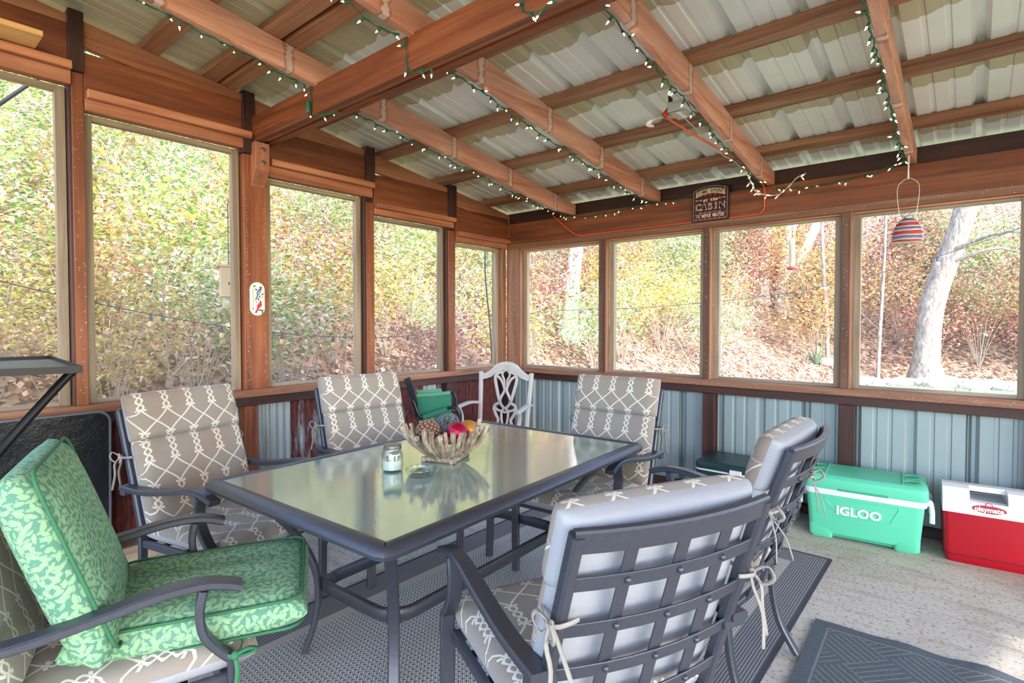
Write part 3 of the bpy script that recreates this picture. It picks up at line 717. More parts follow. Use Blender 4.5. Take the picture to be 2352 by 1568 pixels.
def rippled_glass():
    t = NT('rippled_glass')
    tc = t.n('TexCoord'); mp = t.n('Mapping'); t.l(tc.outputs['Object'], mp.inputs[0]); mp.inputs['Scale'].default_value = (1.0, 1.0, 1)
    n1 = t.noise(mp.outputs[0], 95, 3, .5, .4); n2 = t.noise(mp.outputs[0], 9, 2)
    t.base('#8aa298'); t.set(Roughness=.015, IOR=1.6); t.b.inputs['Specular IOR Level'].default_value = .8
    t.b.inputs['Coat Weight'].default_value = .6; t.b.inputs['Coat Roughness'].default_value = .02
    bp = t.n('Bump'); t.l(t.math('ADD', n1, t.math('MULTIPLY', n2, .6)), bp.inputs['Height']); bp.inputs['Strength'].default_value = .15; bp.inputs['Distance'].default_value = .0016
    t.l(bp.outputs[0], t.b.inputs['Normal']); t.l(bp.outputs[0], t.b.inputs['Coat Normal'])
    M['rippled_glass'] = t.m
rippled_glass()

# ---- table
TW, TL, TH = 1.13, 1.73, .72
tb = thing('patio_table', 'rectangular patio table with dark metal frame and rippled glass top', 'table', (1.822, -2.50, .0085), R(2.5))
MB().prism(rrect(TW - .10, TL - .10, .02), lambda a, b, d: (a, b, d), .706, .714).build('glass_top', 'rippled_glass', tb)
rim = MB(); pa = rrect(TW - .075, TL - .075, .03, 3)
rim.sweep([(a, b, .70) for a, b in pa], [(-.0375, -.016), (-.0375, .010), (-.030, .018), (.018, .012), (.034, .0), (.0375, -.012), (.03, -.022), (-.03, -.022)], (0, 0, 1), closed=True)
# profile is given as (across, up): rebuild it explicitly so that it lies flat
rim = MB(); prof = [(-.022, .702), (-.022, .717), (-.014, .720), (.006, .718), (.018, .710), (.024, .696), (.020, .682), (-.016, .684)]
pts = rrect(TW - .06, TL - .06, .012, 2); n = len(pts); vs_ = []
for i, (a, b) in enumerate(pts):
    p = Vector((a, b)); q0 = Vector(pts[i - 1]); q1 = Vector(pts[(i + 1) % n]); t_ = (q1 - q0).normalized(); nn = Vector((t_.y, -t_.x))
    k = 1.25 if True else 1
    vs_ += [(p.x + nn.x * o_ * k, p.y + nn.y * o_ * k, z_) for o_, z_ in prof]
mm = len(prof); rim.add(vs_, [(i * mm + q, i * mm + (q + 1) % mm, ((i + 1) % n) * mm + (q + 1) % mm, ((i + 1) % n) * mm + q) for i in range(n) for q in range(mm)])
rim.build('table_rim', 'frame_metal', tb, smooth=True)
for sx in (-1, 1):
    for sy in (-1, 1):
        c0 = Vector((sx * (TW / 2 - .05), sy * (TL / 2 - .05), .69)); dr = Vector((-sx * .33, -sy * .31, 0)).normalized()
        def at(d, z): return c0 + dr * d + Vector((0, 0, z - .69))
        P = smooth_path([at(0, .695), at(.12, .645), at(.26, .53), at(.35, .40), at(.385, .28), at(.375, .14), at(.33, .0)], 4)
        MB().bar(P, .042, .022, (-dr.y, dr.x, 0)).build('leg', 'frame_metal', tb, smooth=True)
P = [(a, b, .28) for a, b in rrect(.47, 1.10, .10, 5)]
MB().sweep(P, [(-.024, -.009), (-.019, -.013), (.019, -.013), (.024, -.009), (.024, .009), (.019, .013), (-.019, .013), (-.024, .009)], (0, 0, 1), closed=True).build('stretcher', 'frame_metal', tb, smooth=True)
B('cross_bar', 'frame_metal', tb, -(TW / 2 - .06), TW / 2 - .06, -.02, .02, .672, .69)
MB().tube([(.03 * math.cos(a / 8 * 6.283), .03 * math.sin(a / 8 * 6.283), .696) for a in range(8)], .006, 6, closed=True).build('umbrella_ring', 'frame_metal', tb)
for sx in (-1, 1):
    for sy in (-1, 1): B('stretcher_clip', 'frame_metal', tb, sx * .205 - .022, sx * .205 + .022, sy * .525 - .022, sy * .525 + .022, .25, .31)

# ---- dining chair (faces local +x)
def bow(y): return -.035 * (1 - (y / .26) ** 2)
def bx_(z): return -.225 - .305 * (z - .36) / 1.0 - .05 * max(0, z - .36) ** 2   # recline of the back
def make_chair(label, loc, rz):
    t = thing('patio_chair', label, 'chair', loc, rz)
    for s in (-1, 1):
        y = .285 * s
        MB().bar(smooth_path([(-.325, y, .605), (-.15, y, .607), (.02, y, .632), (.15, y, .655), (.25, y, .655), (.325, y, .632)], 4), .05, .024, (0, 1, 0)).build('arm', 'frame_metal', t, smooth=True)
        P = smooth_path([(.235, y, .642), (.225, y, .585), (.235, y, .52), (.275, y, .465), (.30, y, .44)], 3) + [Vector((.30, y, .20)), Vector((.295, y, 0))]
        MB().bar(P, .045, .022, (0, 1, 0)).build('front_leg', 'frame_metal', t, smooth=True)
        MB().bar(smooth_path([(-.225, y * .93, .43), (-.225, y * .93, .28), (-.255, y * .93, .12), (-.325, y * .93, 0)], 4), .036, .022, (0, 1, 0)).build('rear_leg', 'frame_metal', t, smooth=True)
        MB().bar([(bx_(z), .255 * s, z) for z in (.34, .45, .55, .65, .75, .85, .935)], .03, .032, (0, 1, 0)).build('back_rail', 'frame_metal', t, smooth=True)
        MB().bar([(-.245, .262 * s, .36), (.29, .265 * s, .372)], .022, .035, (0, 1, 0)).build('seat_rail', 'frame_metal', t)
        B('arm_bracket', 'frame_metal', t, -.318, -.285, min(.24 * s, .31 * s), max(.24 * s, .31 * s), .575, .60)
    ysl = [-.26 + .52 * i / 8 for i in range(9)]
    MB().bar([(bx_(.92) + bow(y), y, .92) for y in ysl], .055, .02, (-.3, 0, 1)).build('top_rail', 'frame_metal', t, smooth=True)
    MB().bar([(bx_(.36) + bow(y) * .6, y, .36) for y in ysl], .035, .018, (-.3, 0, 1)).build('bottom_rail', 'frame_metal', t, smooth=True)
    zs = [.82, .705, .59, .475]
    for z in zs: MB().bar([(bx_(z) + bow(y) - .006, y, z) for y in ysl], .034, .006, (-.3, 0, 1)).build('cross_slat', 'frame_metal', t, smooth=True)
    for y in (-.13, 0, .13): MB().bar([(bx_(z) + bow(y) + .001, y, z) for z in (.36, .475, .59, .705, .82, .905)], .034, .005, (0, 1, 0)).build('upright_slat', 'frame_metal', t, smooth=True)
    rv = None
    for z in zs:
        for y in (-.13, 0, .13):
            p = (bx_(z) + bow(y) - .010, y, z)
            if rv is None: rv = MB().sphere((0, 0, 0), .0085, 8, 5).build('rivet', 'frame_metal', t, smooth='all', loc=p)
            else: q = rv.copy(); col.objects.link(q); q.location = p
    MB().bar([(.285, -.275, .367), (.285, .275, .367)], .035, .022, (0, 0, 1)).build('front_rail', 'frame_metal', t)
    for x in (-.1, .05, .18): MB().bar([(x, -.262, .364), (x, .262, .364)], .035, .005, (1, 0, 0)).build('seat_strap', 'frame_metal', t)
    return t
def pad(name, mats, parent, o, U, V, Nn, lu, lv, th, nu=15, nv=12, p=10, sag=0, uv0=(0, 0), tuft=(), curve=0, back=None):
    """stuffed cushion section: o = centre, U/V = unit axes, lu/lv = size; front carries the print, back and lower sides are plain"""
    o, U, V, Nn = Vector(o), Vector(U).normalized(), Vector(V).normalized(), Vector(Nn).normalized()
    m = MB(); rows = []
    def ease(k): return k * 2 - 1
    for side in (1, -1):
        for j in range(nv + 1):
            for i in range(nu + 1):
                a = math.sin(math.pi / 2 * (2 * i / nu - 1)); b = math.sin(math.pi / 2 * (2 * j / nv - 1))
                f = max(0, (1 - abs(a) ** p) * (1 - abs(b) ** p)) ** .45
                h = th / 2 * f * (1 + .12 * (1 - a * a) * (1 - b * b))
                for (ta, tb_, td) in tuft:
                    if side == 1: h -= td * math.exp(-((a - ta) ** 2 + (b - tb_) ** 2) / .02)
                pnt = o + U * (a * lu / 2) + V * (b * lv / 2) + Nn * (h * side + curve * a * a)
                m.v.append(tuple(pnt)); m.uv.append((uv0[0] + a * lu / 2 + Nn.dot(pnt - o) * 0, uv0[1] + b * lv / 2 + (1 - f) * th * .5 * (1 if b > 0 else -1) * side))
    n1 = (nu + 1) * (nv + 1)
    for s, side in enumerate((1, -1)):
        for j in range(nv):
            for i in range(nu):
                k = s * n1 + j * (nu + 1) + i
                m.f.append((k, k + 1, k + nu + 2, k + nu + 1) if side == 1 else (k, k + nu + 1, k + nu + 2, k + 1)); m.mi.append(0 if side == 1 else 1)
    me = m.build(name, mats, parent, smooth='all')
    bm = bmesh.new(); bm.from_mesh(me.data); bmesh.ops.remove_doubles(bm, verts=bm.verts, dist=1e-5); bmesh.ops.recalc_face_normals(bm, faces=bm.faces); bm.to_mesh(me.data); bm.free()
    return me
def tie(parent, s, z, mat='tie_cloth', droop=.15, f=1.0):
    x = bx_(z) - .006; y = .278 * s; t_ = MB()
    prof = [(-.005, -.0012), (.005, -.0012), (.005, .0012), (-.005, .0012)]
    t_.sweep(smooth_path([(x + .06, y - .012 * s, z + .004), (x + .02, y + .003 * s, z), (x - .018, y, z), (x - .026, y - .03 * s, z + .004), (x - .022, y - .055 * s, z + .006)], 3), prof, (0, 0, 1))
    for k, (dx, dy) in enumerate(((.0, .012), (-.012, -.015))):
        t_.sweep(smooth_path([(x - .006, y + .004 * s, z), (x - .02, y + (.01 + dy) * s, z - .03), (x - .03 + dx * 2, y + (.004 + dy) * s, z - .08 * f), (x - .035 + dx * 3, y + (.002 + 2 * dy) * s, z - droop * f)], 3), prof, (0, 1, .3))
        t_.sweep(smooth_path([(x - .006, y + .004 * s, z), (x + .015 - .05 * k, y + .022 * s, z + .022), (x + .035 - .09 * k, y + .024 * s, z - .002), (x + .01 - .04 * k, y + .016 * s, z - .022), (x - .006, y + .004 * s, z)], 4), prof, (1, 0, .2))
    t_.sphere((x - .006, y + .005 * s, z), .011, 8, 6)
    return t_.build('tie', mat, parent, smooth='all')
def back_axis():
    a = Vector((bx_(.50), 0, .50)); b = Vector((bx_(.90), 0, .90)); v = (b - a).normalized(); return a, v, Vector((v.z, 0, -v.x))
def make_cushion(label, loc, rz, drop=0):
    t = thing('chair_cushion', label, 'cushion', loc, rz)
    a, V, Nn = back_axis()
    mats = ['cushion_trellis', 'cushion_plain']
    th = .095
    def cpos(d, off=0): return a + V * d + Nn * (th / 2 + .012 + off)
    pad('upper_pad', mats, t, cpos(.41 - drop * .6, .004), (0, 1, 0), V, Nn, .535, .225 - drop * .8, th * 1.12, curve=-.0, uv0=(0, .41), p=10)
    pad('lower_pad', mats, t, cpos(.105), (0, 1, 0), V, Nn, .525, .40, th, uv0=(0, .125), p=12)
    pad('seat_pad', mats, t, (.07, 0, .418), (0, 1, 0), (-1, 0, -.03), (.0, 0, 1), .52, .60, .09, uv0=(0, -.30), p=12)
    for s in (-1, 1): tie(t, s, .735)
    return t
chairs = {}
spec = {'A': ((.99, -3.15, .011), 12, 'dark metal patio chair beside the black folding table panel'),
        'B': ((1.06, -2.275, .011), -7, 'dark metal patio chair next to the folded green chair'),
        'C': ((2.03, -1.66, .011), -86, 'dark metal patio chair at the end of the table nearest the ribbed siding'),
        'D': ((2.80, -2.09, .011), 180, 'dark metal patio chair with its back towards the mint cooler'),
        'E': ((2.80, -2.955, .011), 155, 'dark metal patio chair with its lattice back turned to the doormat'),
        'F': ((1.76, -3.815, .011), 72, 'dark metal patio chair under the green leaf-print cushion')}
first = None
for k, (loc, rz, lb) in spec.items():
    if first is None: c = first = make_chair(lb, loc, R(rz))
    else: c = copy_tree(first); c.location = loc; c.rotation_euler = (0, 0, R(rz)); c['label'] = lb
    c['group'] = 'patio chairs around the table'; chairs[k] = c
cl = {'A': 'taupe trellis-print cushion on the chair beside the black panel', 'B': 'taupe trellis-print cushion on the chair next to the folded green chair', 'C': 'taupe trellis-print cushion on the chair at the siding end of the table',
      'D': 'taupe trellis-print cushion on the chair backing onto the mint cooler', 'E': 'taupe trellis-print cushion seen from behind through the chair lattice', 'F': 'taupe trellis-print cushion underneath the green leaf-print one'}
first = None
for k, (loc, rz, lb) in spec.items():
    if first is None: c = first = make_cushion(cl[k], loc, R(rz))
    elif k in 'DE': c = make_cushion(cl[k], loc, R(rz), .05)
    else: c = copy_tree(first); c.location = loc; c.rotation_euler = (0, 0, R(rz)); c['label'] = cl[k]
    c['group'] = 'trellis-print chair cushions'
# green cushion lying over the taupe one on chair F
loc, rz, _ = spec['F']
g = thing('leaf_print_cushion', 'thick green leaf-print seat and back cushion on the nearest end chair', 'cushion', loc, R(rz))
a, V, Nn = back_axis(); lm_ = ['cushion_leaf', 'cushion_leaf']
pb = pad('back_pad', lm_, g, a + V * .165 + Nn * (.018 + .095 + .15), (0, 1, 0), V, Nn, .54, .52, .125, uv0=(.3, .5), p=7)
ps = pad('seat_pad', lm_, g, (.255, .018, .502), (.208, .978, 0), (-.978, .208, -.03), (0, 0, 1), .52, .60, .115, uv0=(.1, 0), p=7, tuft=[(-.35, -.35, .025), (.35, -.35, .03), (-.35, .3, .02), (.35, .3, .025)])
def piping(parent, o, U, V, lu, lv, nrm, off):
    o, U, V, nrm = Vector(o), Vector(U), Vector(V).normalized(), Vector(nrm)
    MB().tube([o + U * (x * .97) + V * (y * .97) + nrm * off for x, y in rrect(lu, lv, .05, 4)], .005, 5, closed=True).build('piping', 'green_piping', parent, smooth='all')
piping(pb, a + V * .165 + Nn * (.018 + .095 + .15), (0, 1, 0), V, .54, .52, Nn, .043)
piping(ps, (.255, .018, .502), (.208, .978, 0), (.978, -.208, .03), .51, .59, (0, 0, 1), .040)
piping(ps, (.255, .018, .502), (.208, .978, 0), (.978, -.208, .03), .51, .59, (0, 0, 1), -.040)
m = MB(); prof = [(-.006, -.0015), (.006, -.0015), (.006, .0015), (-.006, .0015)]
m.sweep(smooth_path([(.33, -.25, .46), (.32, -.29, .455), (.30, -.315, .455), (.285, -.30, .455)], 3), prof, (0, 0, 1)); m.sweep(smooth_path([(.305, -.312, .456), (.31, -.325, .42), (.305, -.32, .36), (.31, -.318, .30)], 3), prof, (1, 0, 0)); m.sweep(smooth_path([(.305, -.312, .456), (.335, -.33, .475), (.36, -.318, .46), (.33, -.31, .45), (.305, -.312, .456)], 3), prof, (0, 1, .4)); m.sphere((.306, -.313, .456), .012, 8, 6)
m.build('tie', 'green_piping', g, smooth='all')
# ================================================================== floor coverings
def rug_mat():
    t = NT('rug_weave'); tc = t.n('TexCoord'); sp = t.n('SeparateXYZ'); t.l(tc.outputs['Object'], sp.inputs[0]); X, Y = sp.outputs[0], sp.outputs[1]
    dx = t.math('SUBTRACT', .92, t.math('ABSOLUTE', X)); dy = t.math('SUBTRACT', 1.5, t.math('ABSOLUTE', Y)); d = t.math('MINIMUM', dx, dy)
    s_ = .021
    a = t.math('FRACT', t.math('ADD', t.math('MULTIPLY', X, 1 / s_), 200)); ya = t.math('ADD', t.math('MULTIPLY', Y, 1 / s_), 200); b = t.math('FRACT', ya)
    hound = t.math('MAXIMUM', t.math('MULTIPLY', t.math('LESS_THAN', a, .5), t.math('LESS_THAN', b, .5)), t.math('MULTIPLY', t.math('LESS_THAN', t.math('FRACT', t.math('ADD', t.math('MULTIPLY', t.math('ADD', a, b), 2.0), 0)), .5), t.math('LESS_THAN', t.math('ABSOLUTE', t.math('SUBTRACT', a, b)), .5)))
    inner = t.mix(hound, lin('#c9c4bd'), lin('#62646d'))
    bs = .012
    bw = t.math('MULTIPLY', t.math('LESS_THAN', t.math('FRACT', t.math('ADD', t.math('MULTIPLY', X, 1 / bs), 200)), .45), t.math('LESS_THAN', t.math('FRACT', t.math('ADD', t.math('MULTIPLY', Y, 1 / bs), 200)), .6))
    border = t.mix(bw, lin('#50525a'), lin('#a9a6a2'))
    st = t.mix(t.math('LESS_THAN', t.math('FRACT', t.math('MULTIPLY', d, 1 / .011)), .35), lin('#bdb6ae'), lin('#75726f'))
    c = t.mix(t.math('GREATER_THAN', d, .175), border, st); c = t.mix(t.math('GREATER_THAN', d, .23), c, inner)
    c = t.mix(t.math('LESS_THAN', d, .02), c, lin('#3a3c44'))
    dirt = t.math('MULTIPLY', t.math('SUBTRACT', t.noise(tc.outputs['Object'], 2.2, 4), .5, clamp=True), .9); c = t.mix(dirt, c, lin('#6e6358'))
    t.base(c); t.set(Roughness=.95); t.bump(t.math('ADD', hound, bw), .25, .003); M['rug_weave'] = t.m
rug_mat()
o = MB().prism(rrect(1.84, 3.0, .01, 1), lambda a, b, d: (a, b, d), .0003, .005).build('area_rug', 'rug_weave', loc=(2.14, -2.20, 0)); tag(o, 'grey woven outdoor rug with a dark border under the table', 'rug')
def mat_mat():
    t = NT('doormat'); tc = t.n('TexCoord'); sp = t.n('SeparateXYZ'); t.l(tc.outputs['Object'], sp.inputs[0]); X, Y = sp.outputs[0], sp.outputs[1]
    cs = .19
    ck = t.n('TexChecker'); mp = t.n('Mapping'); t.l(tc.outputs['Object'], mp.inputs[0]); mp.inputs['Rotation'].default_value = (0, 0, R(45)); mp.inputs['Location'].default_value = (.03, .02, .5); t.l(mp.outputs[0], ck.inputs[0]); ck.inputs['Scale'].default_value = 1 / cs
    l1 = t.math('LESS_THAN', t.math('FRACT', t.math('ADD', t.math('MULTIPLY', t.math('ADD', X, Y), .707 / .027), 100)), .2)
    l2 = t.math('LESS_THAN', t.math('FRACT', t.math('ADD', t.math('MULTIPLY', t.math('SUBTRACT', X, Y), .707 / .027), 100)), .2)
    ln = t.math('ADD', t.math('MULTIPLY', l1, ck.outputs['Fac']), t.math('MULTIPLY', l2, t.math('SUBTRACT', 1.0, ck.outputs['Fac'])))
    dx = t.math('SUBTRACT', .45, t.math('ABSOLUTE', X)); dy = t.math('SUBTRACT', .31, t.math('ABSOLUTE', Y)); d = t.math('MINIMUM', dx, dy)
    edge = t.math('LESS_THAN', d, .065); rib = t.math('LESS_THAN', t.math('ABSOLUTE', t.math('SUBTRACT', d, .058)), .004)
    ln = t.math('ADD', t.math('MULTIPLY', ln, t.math('SUBTRACT', 1.0, edge)), rib)
    n_ = t.noise(tc.outputs['Object'], 150, 3)
    c = t.mix(n_, lin('#3c434b'), lin('#5b636c')); c = t.mix(t.math('MULTIPLY', ln, .6), c, lin('#8b8878'))
    t.base(c); t.set(Roughness=.95); t.bump(t.math('SUBTRACT', n_, ln), .6, .004); M['doormat'] = t.m
mat_mat()
m = MB(); nx, ny = 40, 24
for top in (1, 0):
    for j in range(ny + 1):
        for i in range(nx + 1):
            x = (-.45 + .9 * i / nx); y = -.31 + .62 * j / ny; e = j / ny
            y += e * .012 * math.sin(i * .55) * (i / nx); m.v.append((x, y, top * .009 + .0004 + .006 * (e ** 3) * (1 + math.sin(i * .55)) * (i / nx)))
n1 = (nx + 1) * (ny + 1)
for s_ in (0, 1):
    for j in range(ny):
        for i in range(nx):
            k = s_ * n1 + j * (nx + 1) + i; m.f.append((k, k + 1, k + nx + 2, k + nx + 1)); m.mi.append(0)
ring = [i for i in range(nx + 1)] + [j * (nx + 1) + nx for j in range(1, ny + 1)] + [ny * (nx + 1) + i for i in range(nx - 1, -1, -1)] + [j * (nx + 1) for j in range(ny - 1, 0, -1)]
for a, b in zip(ring, ring[1:] + ring[:1]): m.f.append((a, b, b + n1, a + n1)); m.mi.append(0)
o = m.build('doormat', 'doormat', smooth=True, loc=(3.585, -1.765, 0)); o.rotation_euler = (0, 0, R(2)); tag(o, 'charcoal ribbed doormat with a diagonal parquet pattern', 'doormat')

# ================================================================== coolers
plain('mint', '#5fcca6', .42, var=.03, bumpk=.05, bscale=400); plain('mint_dark', '#37a27c', .5, var=.03); plain('white_plastic', '#e4e4ea', .4, var=.03)
plain('red_shell', '#a9001a', .38, var=.05); plain('dark_green', '#1d3b40', .35, var=.15, bumpk=.1); plain('grey_plastic', '#a9adb0', .5, var=.05); plain('black_plastic', '#222226', .5)
def loft(levels, n=5, close=True):
    m = MB(); k = 0
    for (w_, d_, r, z) in levels:
        pts = rrect(w_, d_, r, n); k = len(pts); m.v += [(a, b, z) for a, b in pts]
    L = len(levels)
    for i in range(L - 1):
        for q in range(k): m.f.append((i * k + q, i * k + (q + 1) % k, (i + 1) * k + (q + 1) % k, (i + 1) * k + q)); m.mi.append(0)
    if close: m.f.append(tuple(range(k - 1, -1, -1))); m.f.append(tuple(range((L - 1) * k, L * k))); m.mi += [0, 0]
    return m
c1 = thing('mint_cooler', 'mint green hard cooler with a white band and raised white lettering', 'cooler', (3.14, -.185, 0), R(5))
loft([(.555, .30, .03, .035), (.572, .312, .035, .05), (.61, .345, .035, .285)]).build('body', 'mint', c1, smooth=True)
for sx in (-1, 1):
    for sy in (-1, 1):
        f = loft([(.11, .08, .02, 0), (.128, .094, .022, .015), (.134, .10, .022, .09)]); f.v = [(a + sx * (.221 - .006 * (z < .01)), b + sy * (.108 - .005 * (z < .01)), z) for a, b, z in f.v]; f.build('foot', 'mint', c1, smooth=True)
B('recess_shade', 'mint_dark', c1, -.2, .2, -.135, .135, .012, .06)  # shade of the recess between the feet, painted as darker mint
loft([(.628, .362, .04, .283), (.632, .366, .04, .288), (.634, .368, .04, .322)]).build('band', 'white_plastic', c1, smooth=True)
ld = loft([(.64, .376, .045, .320), (.646, .382, .045, .326), (.64, .376, .045, .385), (.60, .335, .04, .403), (.56, .30, .035, .403)]).build('lid', 'mint', c1, smooth=True)
for sx in (-1, 1):
    for y in (-.085, .06):
        MB().lathe([(.04, .403), (.043, .4065), (.036, .4065), (.032, .398), (.0, .398)], 20, (sx * .245, y, 0)).build('cup_ring', 'mint', ld, smooth=True)
        MB().lathe([(.0, .4037), (.0345, .4037), (.0345, .4045), (0, .4045)], 20, (sx * .245, y, 0)).build('cup_well', 'mint_dark', ld)  # flat disc, darker mint paints the shade of a cup hollow
    MB().box(sx * .20 - .003, sx * .20 + .003, -.15, .15, .402, .407).build('lid_ridge', 'mint', ld, bevel=.001)
B('lid_grip', 'mint_dark', ld, -.13, .13, -.194, -.182, .318, .332)
for sx in (-1, 1):
    for yy in (-.09, .09): MB().sphere((sx * .325, yy, .30), .022, 10, 8).build('handle_pivot', 'white_plastic', c1, smooth='all')
    MB().tube(smooth_path([(sx * .335, -.09, .30), (sx * .34, -.105, .25), (sx * .34, -.115, .19)], 4), .014, 10).build('handle', 'white_plastic', c1, smooth=True)
    MB().tube(smooth_path([(sx * .335, .09, .30), (sx * .34, .105, .25), (sx * .34, .115, .19)], 4), .014, 10).build('handle', 'white_plastic', c1, smooth=True)
def on_front(a, b, d):                              # a point on the leaning front face
    z = .17 + b; return (a, -(.156 + (z - .05) * .0165 / .235) - d, z)
text_mb('IGLOO', .072, .006, lambda a, b, d: on_front(a * 1.05 - .02, b + .02, d), bold=.0025).build('lettering', 'white_plastic', c1)
fr = [(-.19, .075), (.19, .075), (.19, .06), (.15, -.03), (-.10, -.03), (-.19, .06)]
MB().tube([Vector(on_front(a - .01, b + .018, .0)) for a, b in fr], .0035, 5, closed=True).build('badge_ridge', 'mint', c1)
# red and white cooler
c2 = thing('red_cooler', 'red cooler with a sloping white lid and oval badge', 'cooler', (3.725, -.14, 0), R(5)); c2.scale = (.9, 1, 1)
loft([(.40, .235, .03, .0), (.415, .25, .035, .02), (.425, .255, .03, .045), (.445, .272, .03, .285)]).build('body', 'red_shell', c2, smooth=True)
MB().tube([(a, b, .047) for a, b in rrect(.427, .257, .03, 4)], .0022, 5, closed=True).build('seam', 'black_plastic', c2)
lid = thing('lid', '', ''); 
for kk in ('label', 'category'): del lid[kk]
lid.parent = c2
W2 = .2245
pro = [(-.138, .286), (-.138, .30), (-.105, .39), (-.075, .415), (-.03, .425), (.03, .425), (.075, .415), (.105, .39), (.138, .30), (.138, .286)]
bpy.data.objects.remove(lid)
lm2 = MB()
# lid shell as three blocks so that the carrying slot is really open
def lidblock(x0, x1, prof): lm2.prism(prof, lambda a, b, d: (d, a, b), x0, x1)
lidblock(-W2, -.09, pro); lidblock(.09, W2, pro)
lidblock(-.09, .09, [(-.138, .286), (-.138, .30), (-.118, .355), (.118, .355), (.138, .30), (.138, .286)])
lidblock(-.09, .09, [(-.05, .40), (-.03, .425), (.03, .425), (.05, .40)])
lid = lm2.build('lid', 'white_plastic', c2, bevel=.004, seg=2)
B('grip_well', 'grey_plastic', lid, -.088, .088, -.085, .085, .354, .358, bevel=0)
def on_lid(a, b, d):                                  # sloping front of the lid
    t_ = Vector((0, .033, .09)).normalized(); n_ = Vector((0, -.09, .033)).normalized(); p = Vector((0, -.127, .33)) + t_ * b + n_ * d; return (a, p.y, p.z)
el = [(.082 * math.cos(i / 28 * 6.283), .0215 * math.sin(i / 28 * 6.283)) for i in range(28)]
bd = MB().prism(el, lambda a, b, d: on_lid(a + .0, b - .006, d), -.002, .0015).build('badge', 'red_shell', lid)
MB().prism([(.019 * math.cos(i / 16 * 6.283), .019 * math.sin(i / 16 * 6.283)) for i in range(16)], lambda a, b, d: on_lid(a, b + .013, d), -.002, .0013).build('badge_crown', 'red_shell', bd)
MB().prism([(.014 * math.cos(i / 16 * 6.283), .014 * math.sin(i / 16 * 6.283)) for i in range(9)], lambda a, b, d: on_lid(a, b + .014, d), .001, .0018).build('badge_dome', 'white_plastic', bd)
m = MB()
for q in (.007, .0105): m.tube([Vector(on_lid(q * math.cos(i / 8 * 3.14), q * math.sin(i / 8 * 3.14) + .0145, .0018)) for i in range(9)], .0007, 4)
m.build('badge_arc', 'red_shell', bd)
text_mb('playmate', .036, .0015, lambda a, b, d: on_lid(a * 1.06, b - .008, d + .0016), bold=.0012).build('lettering', 'white_plastic', bd)
# old steel cooler
c3 = thing('steel_cooler', 'old dark green steel cooler with silver latch and pale base', 'cooler', (2.44, -.19, 0), R(-1))
loft([(.60, .36, .04, .0), (.615, .375, .045, .02), (.62, .38, .045, .085)]).build('base', 'white_plastic', c3, smooth=True)
loft([(.625, .385, .045, .085), (.63, .39, .045, .30)]).build('body', 'dark_green', c3, smooth=True)
loft([(.635, .395, .047, .30), (.636, .396, .047, .312)]).build('trim_strip', 'white_plastic', c3, smooth=True)
ld = loft([(.634, .394, .047, .312), (.638, .398, .047, .32), (.638, .398, .047, .345), (.61, .37, .04, .365), (.58, .34, .035, .367)]).build('lid', 'dark_green', c3, smooth=True)
lt = B('latch', 'white_plastic', c3, -.06, .02, -.212, -.197, .295, .335); B('latch_knob', 'steel', c3, -.025, -.008, -.22, -.2, .255, .29)
B('handle_plate', 'steel', c3, .314, .322, -.03, .03, .17, .26)
MB().tube([(.32, -.055, .24), (.34, -.055, .20), (.34, .055, .20), (.32, .055, .24)], .006, 8).build('handle', 'steel', c3, smooth=True)
B('drain_plug', 'grey_plastic', c3, .31, .335, -.12, -.08, .14, .165)

# ================================================================== carved white armchair in the corner
plain('white_paint', '#bdb8b5', .5, var=.12, bumpk=.1)
wc = thing('carved_armchair', 'white painted carved armchair with a pierced splat in the corner', 'chair', (.545, -.80, 0), R(-72))
def stroke(mb, pts, w_, th=.022, x=-.235, k=5):
    mb.bar(smooth_path([(x - .10 * (z - .44), y, z) for y, z in pts], k), w_, th, Vector((0, 1, 0)) if abs(pts[-1][1] - pts[0][1]) > abs(pts[-1][0] - pts[0][0]) else Vector((0, 0, 1)))
for s in (-1, 1):
    MB().bar(smooth_path([(-.215, .225 * s, 0), (-.21, .225 * s, .44), (-.245, .235 * s, .70), (-.275, .245 * s, .91)], 3), .035, .035, (0, 1, 0)).build('back_post', 'white_paint', wc, smooth=True)
    MB().bar(smooth_path([(-.25, .242 * s, .63), (-.1, .27 * s, .65), (.08, .285 * s, .638), (.17, .275 * s, .628)], 4), .042, .024, (0, 1, 0)).build('arm', 'white_paint', wc, smooth=True)
    MB().bar(smooth_path([(.10, .275 * s, .625), (.07, .265 * s, .55), (.10, .25 * s, .44)], 4), .03, .026, (0, 1, 0)).build('arm_support', 'white_paint', wc, smooth=True)
    MB().bar([(.22, .22 * s, .42), (.22, .22 * s, 0)], .038, .038, (0, 1, 0)).build('front_leg', 'white_paint', wc)
top = [(-.255, .90), (-.20, .895), (-.15, .925), (-.10, .975), (-.05, .998), (0, 1.004), (.05, .998), (.10, .975), (.15, .925), (.20, .895), (.255, .90)]
bot = [(.255, .84), (.20, .845), (.14, .865), (.10, .90), (.05, .925), (0, .93), (-.05, .925), (-.10, .90), (-.14, .865), (-.20, .845), (-.255, .84)]
def ribbon(mb, a, b, x0, x1):
    n = len(a); fn = lambda y, z, d: (-.235 - .10 * (z - .44) + d, y, z)
    for i in range(n - 1): mb.prism([a[i], a[i + 1], b[n - 2 - i], b[n - 1 - i]], fn, x0, x1)
m = MB(); ribbon(m, top, bot, -.016, .016); m.build('crest_rail', 'white_paint', wc)
m = MB()
ar = [(-.16, .885), (-.11, .935), (-.05, .965), (0, .972), (.05, .965), (.11, .935), (.16, .885)]
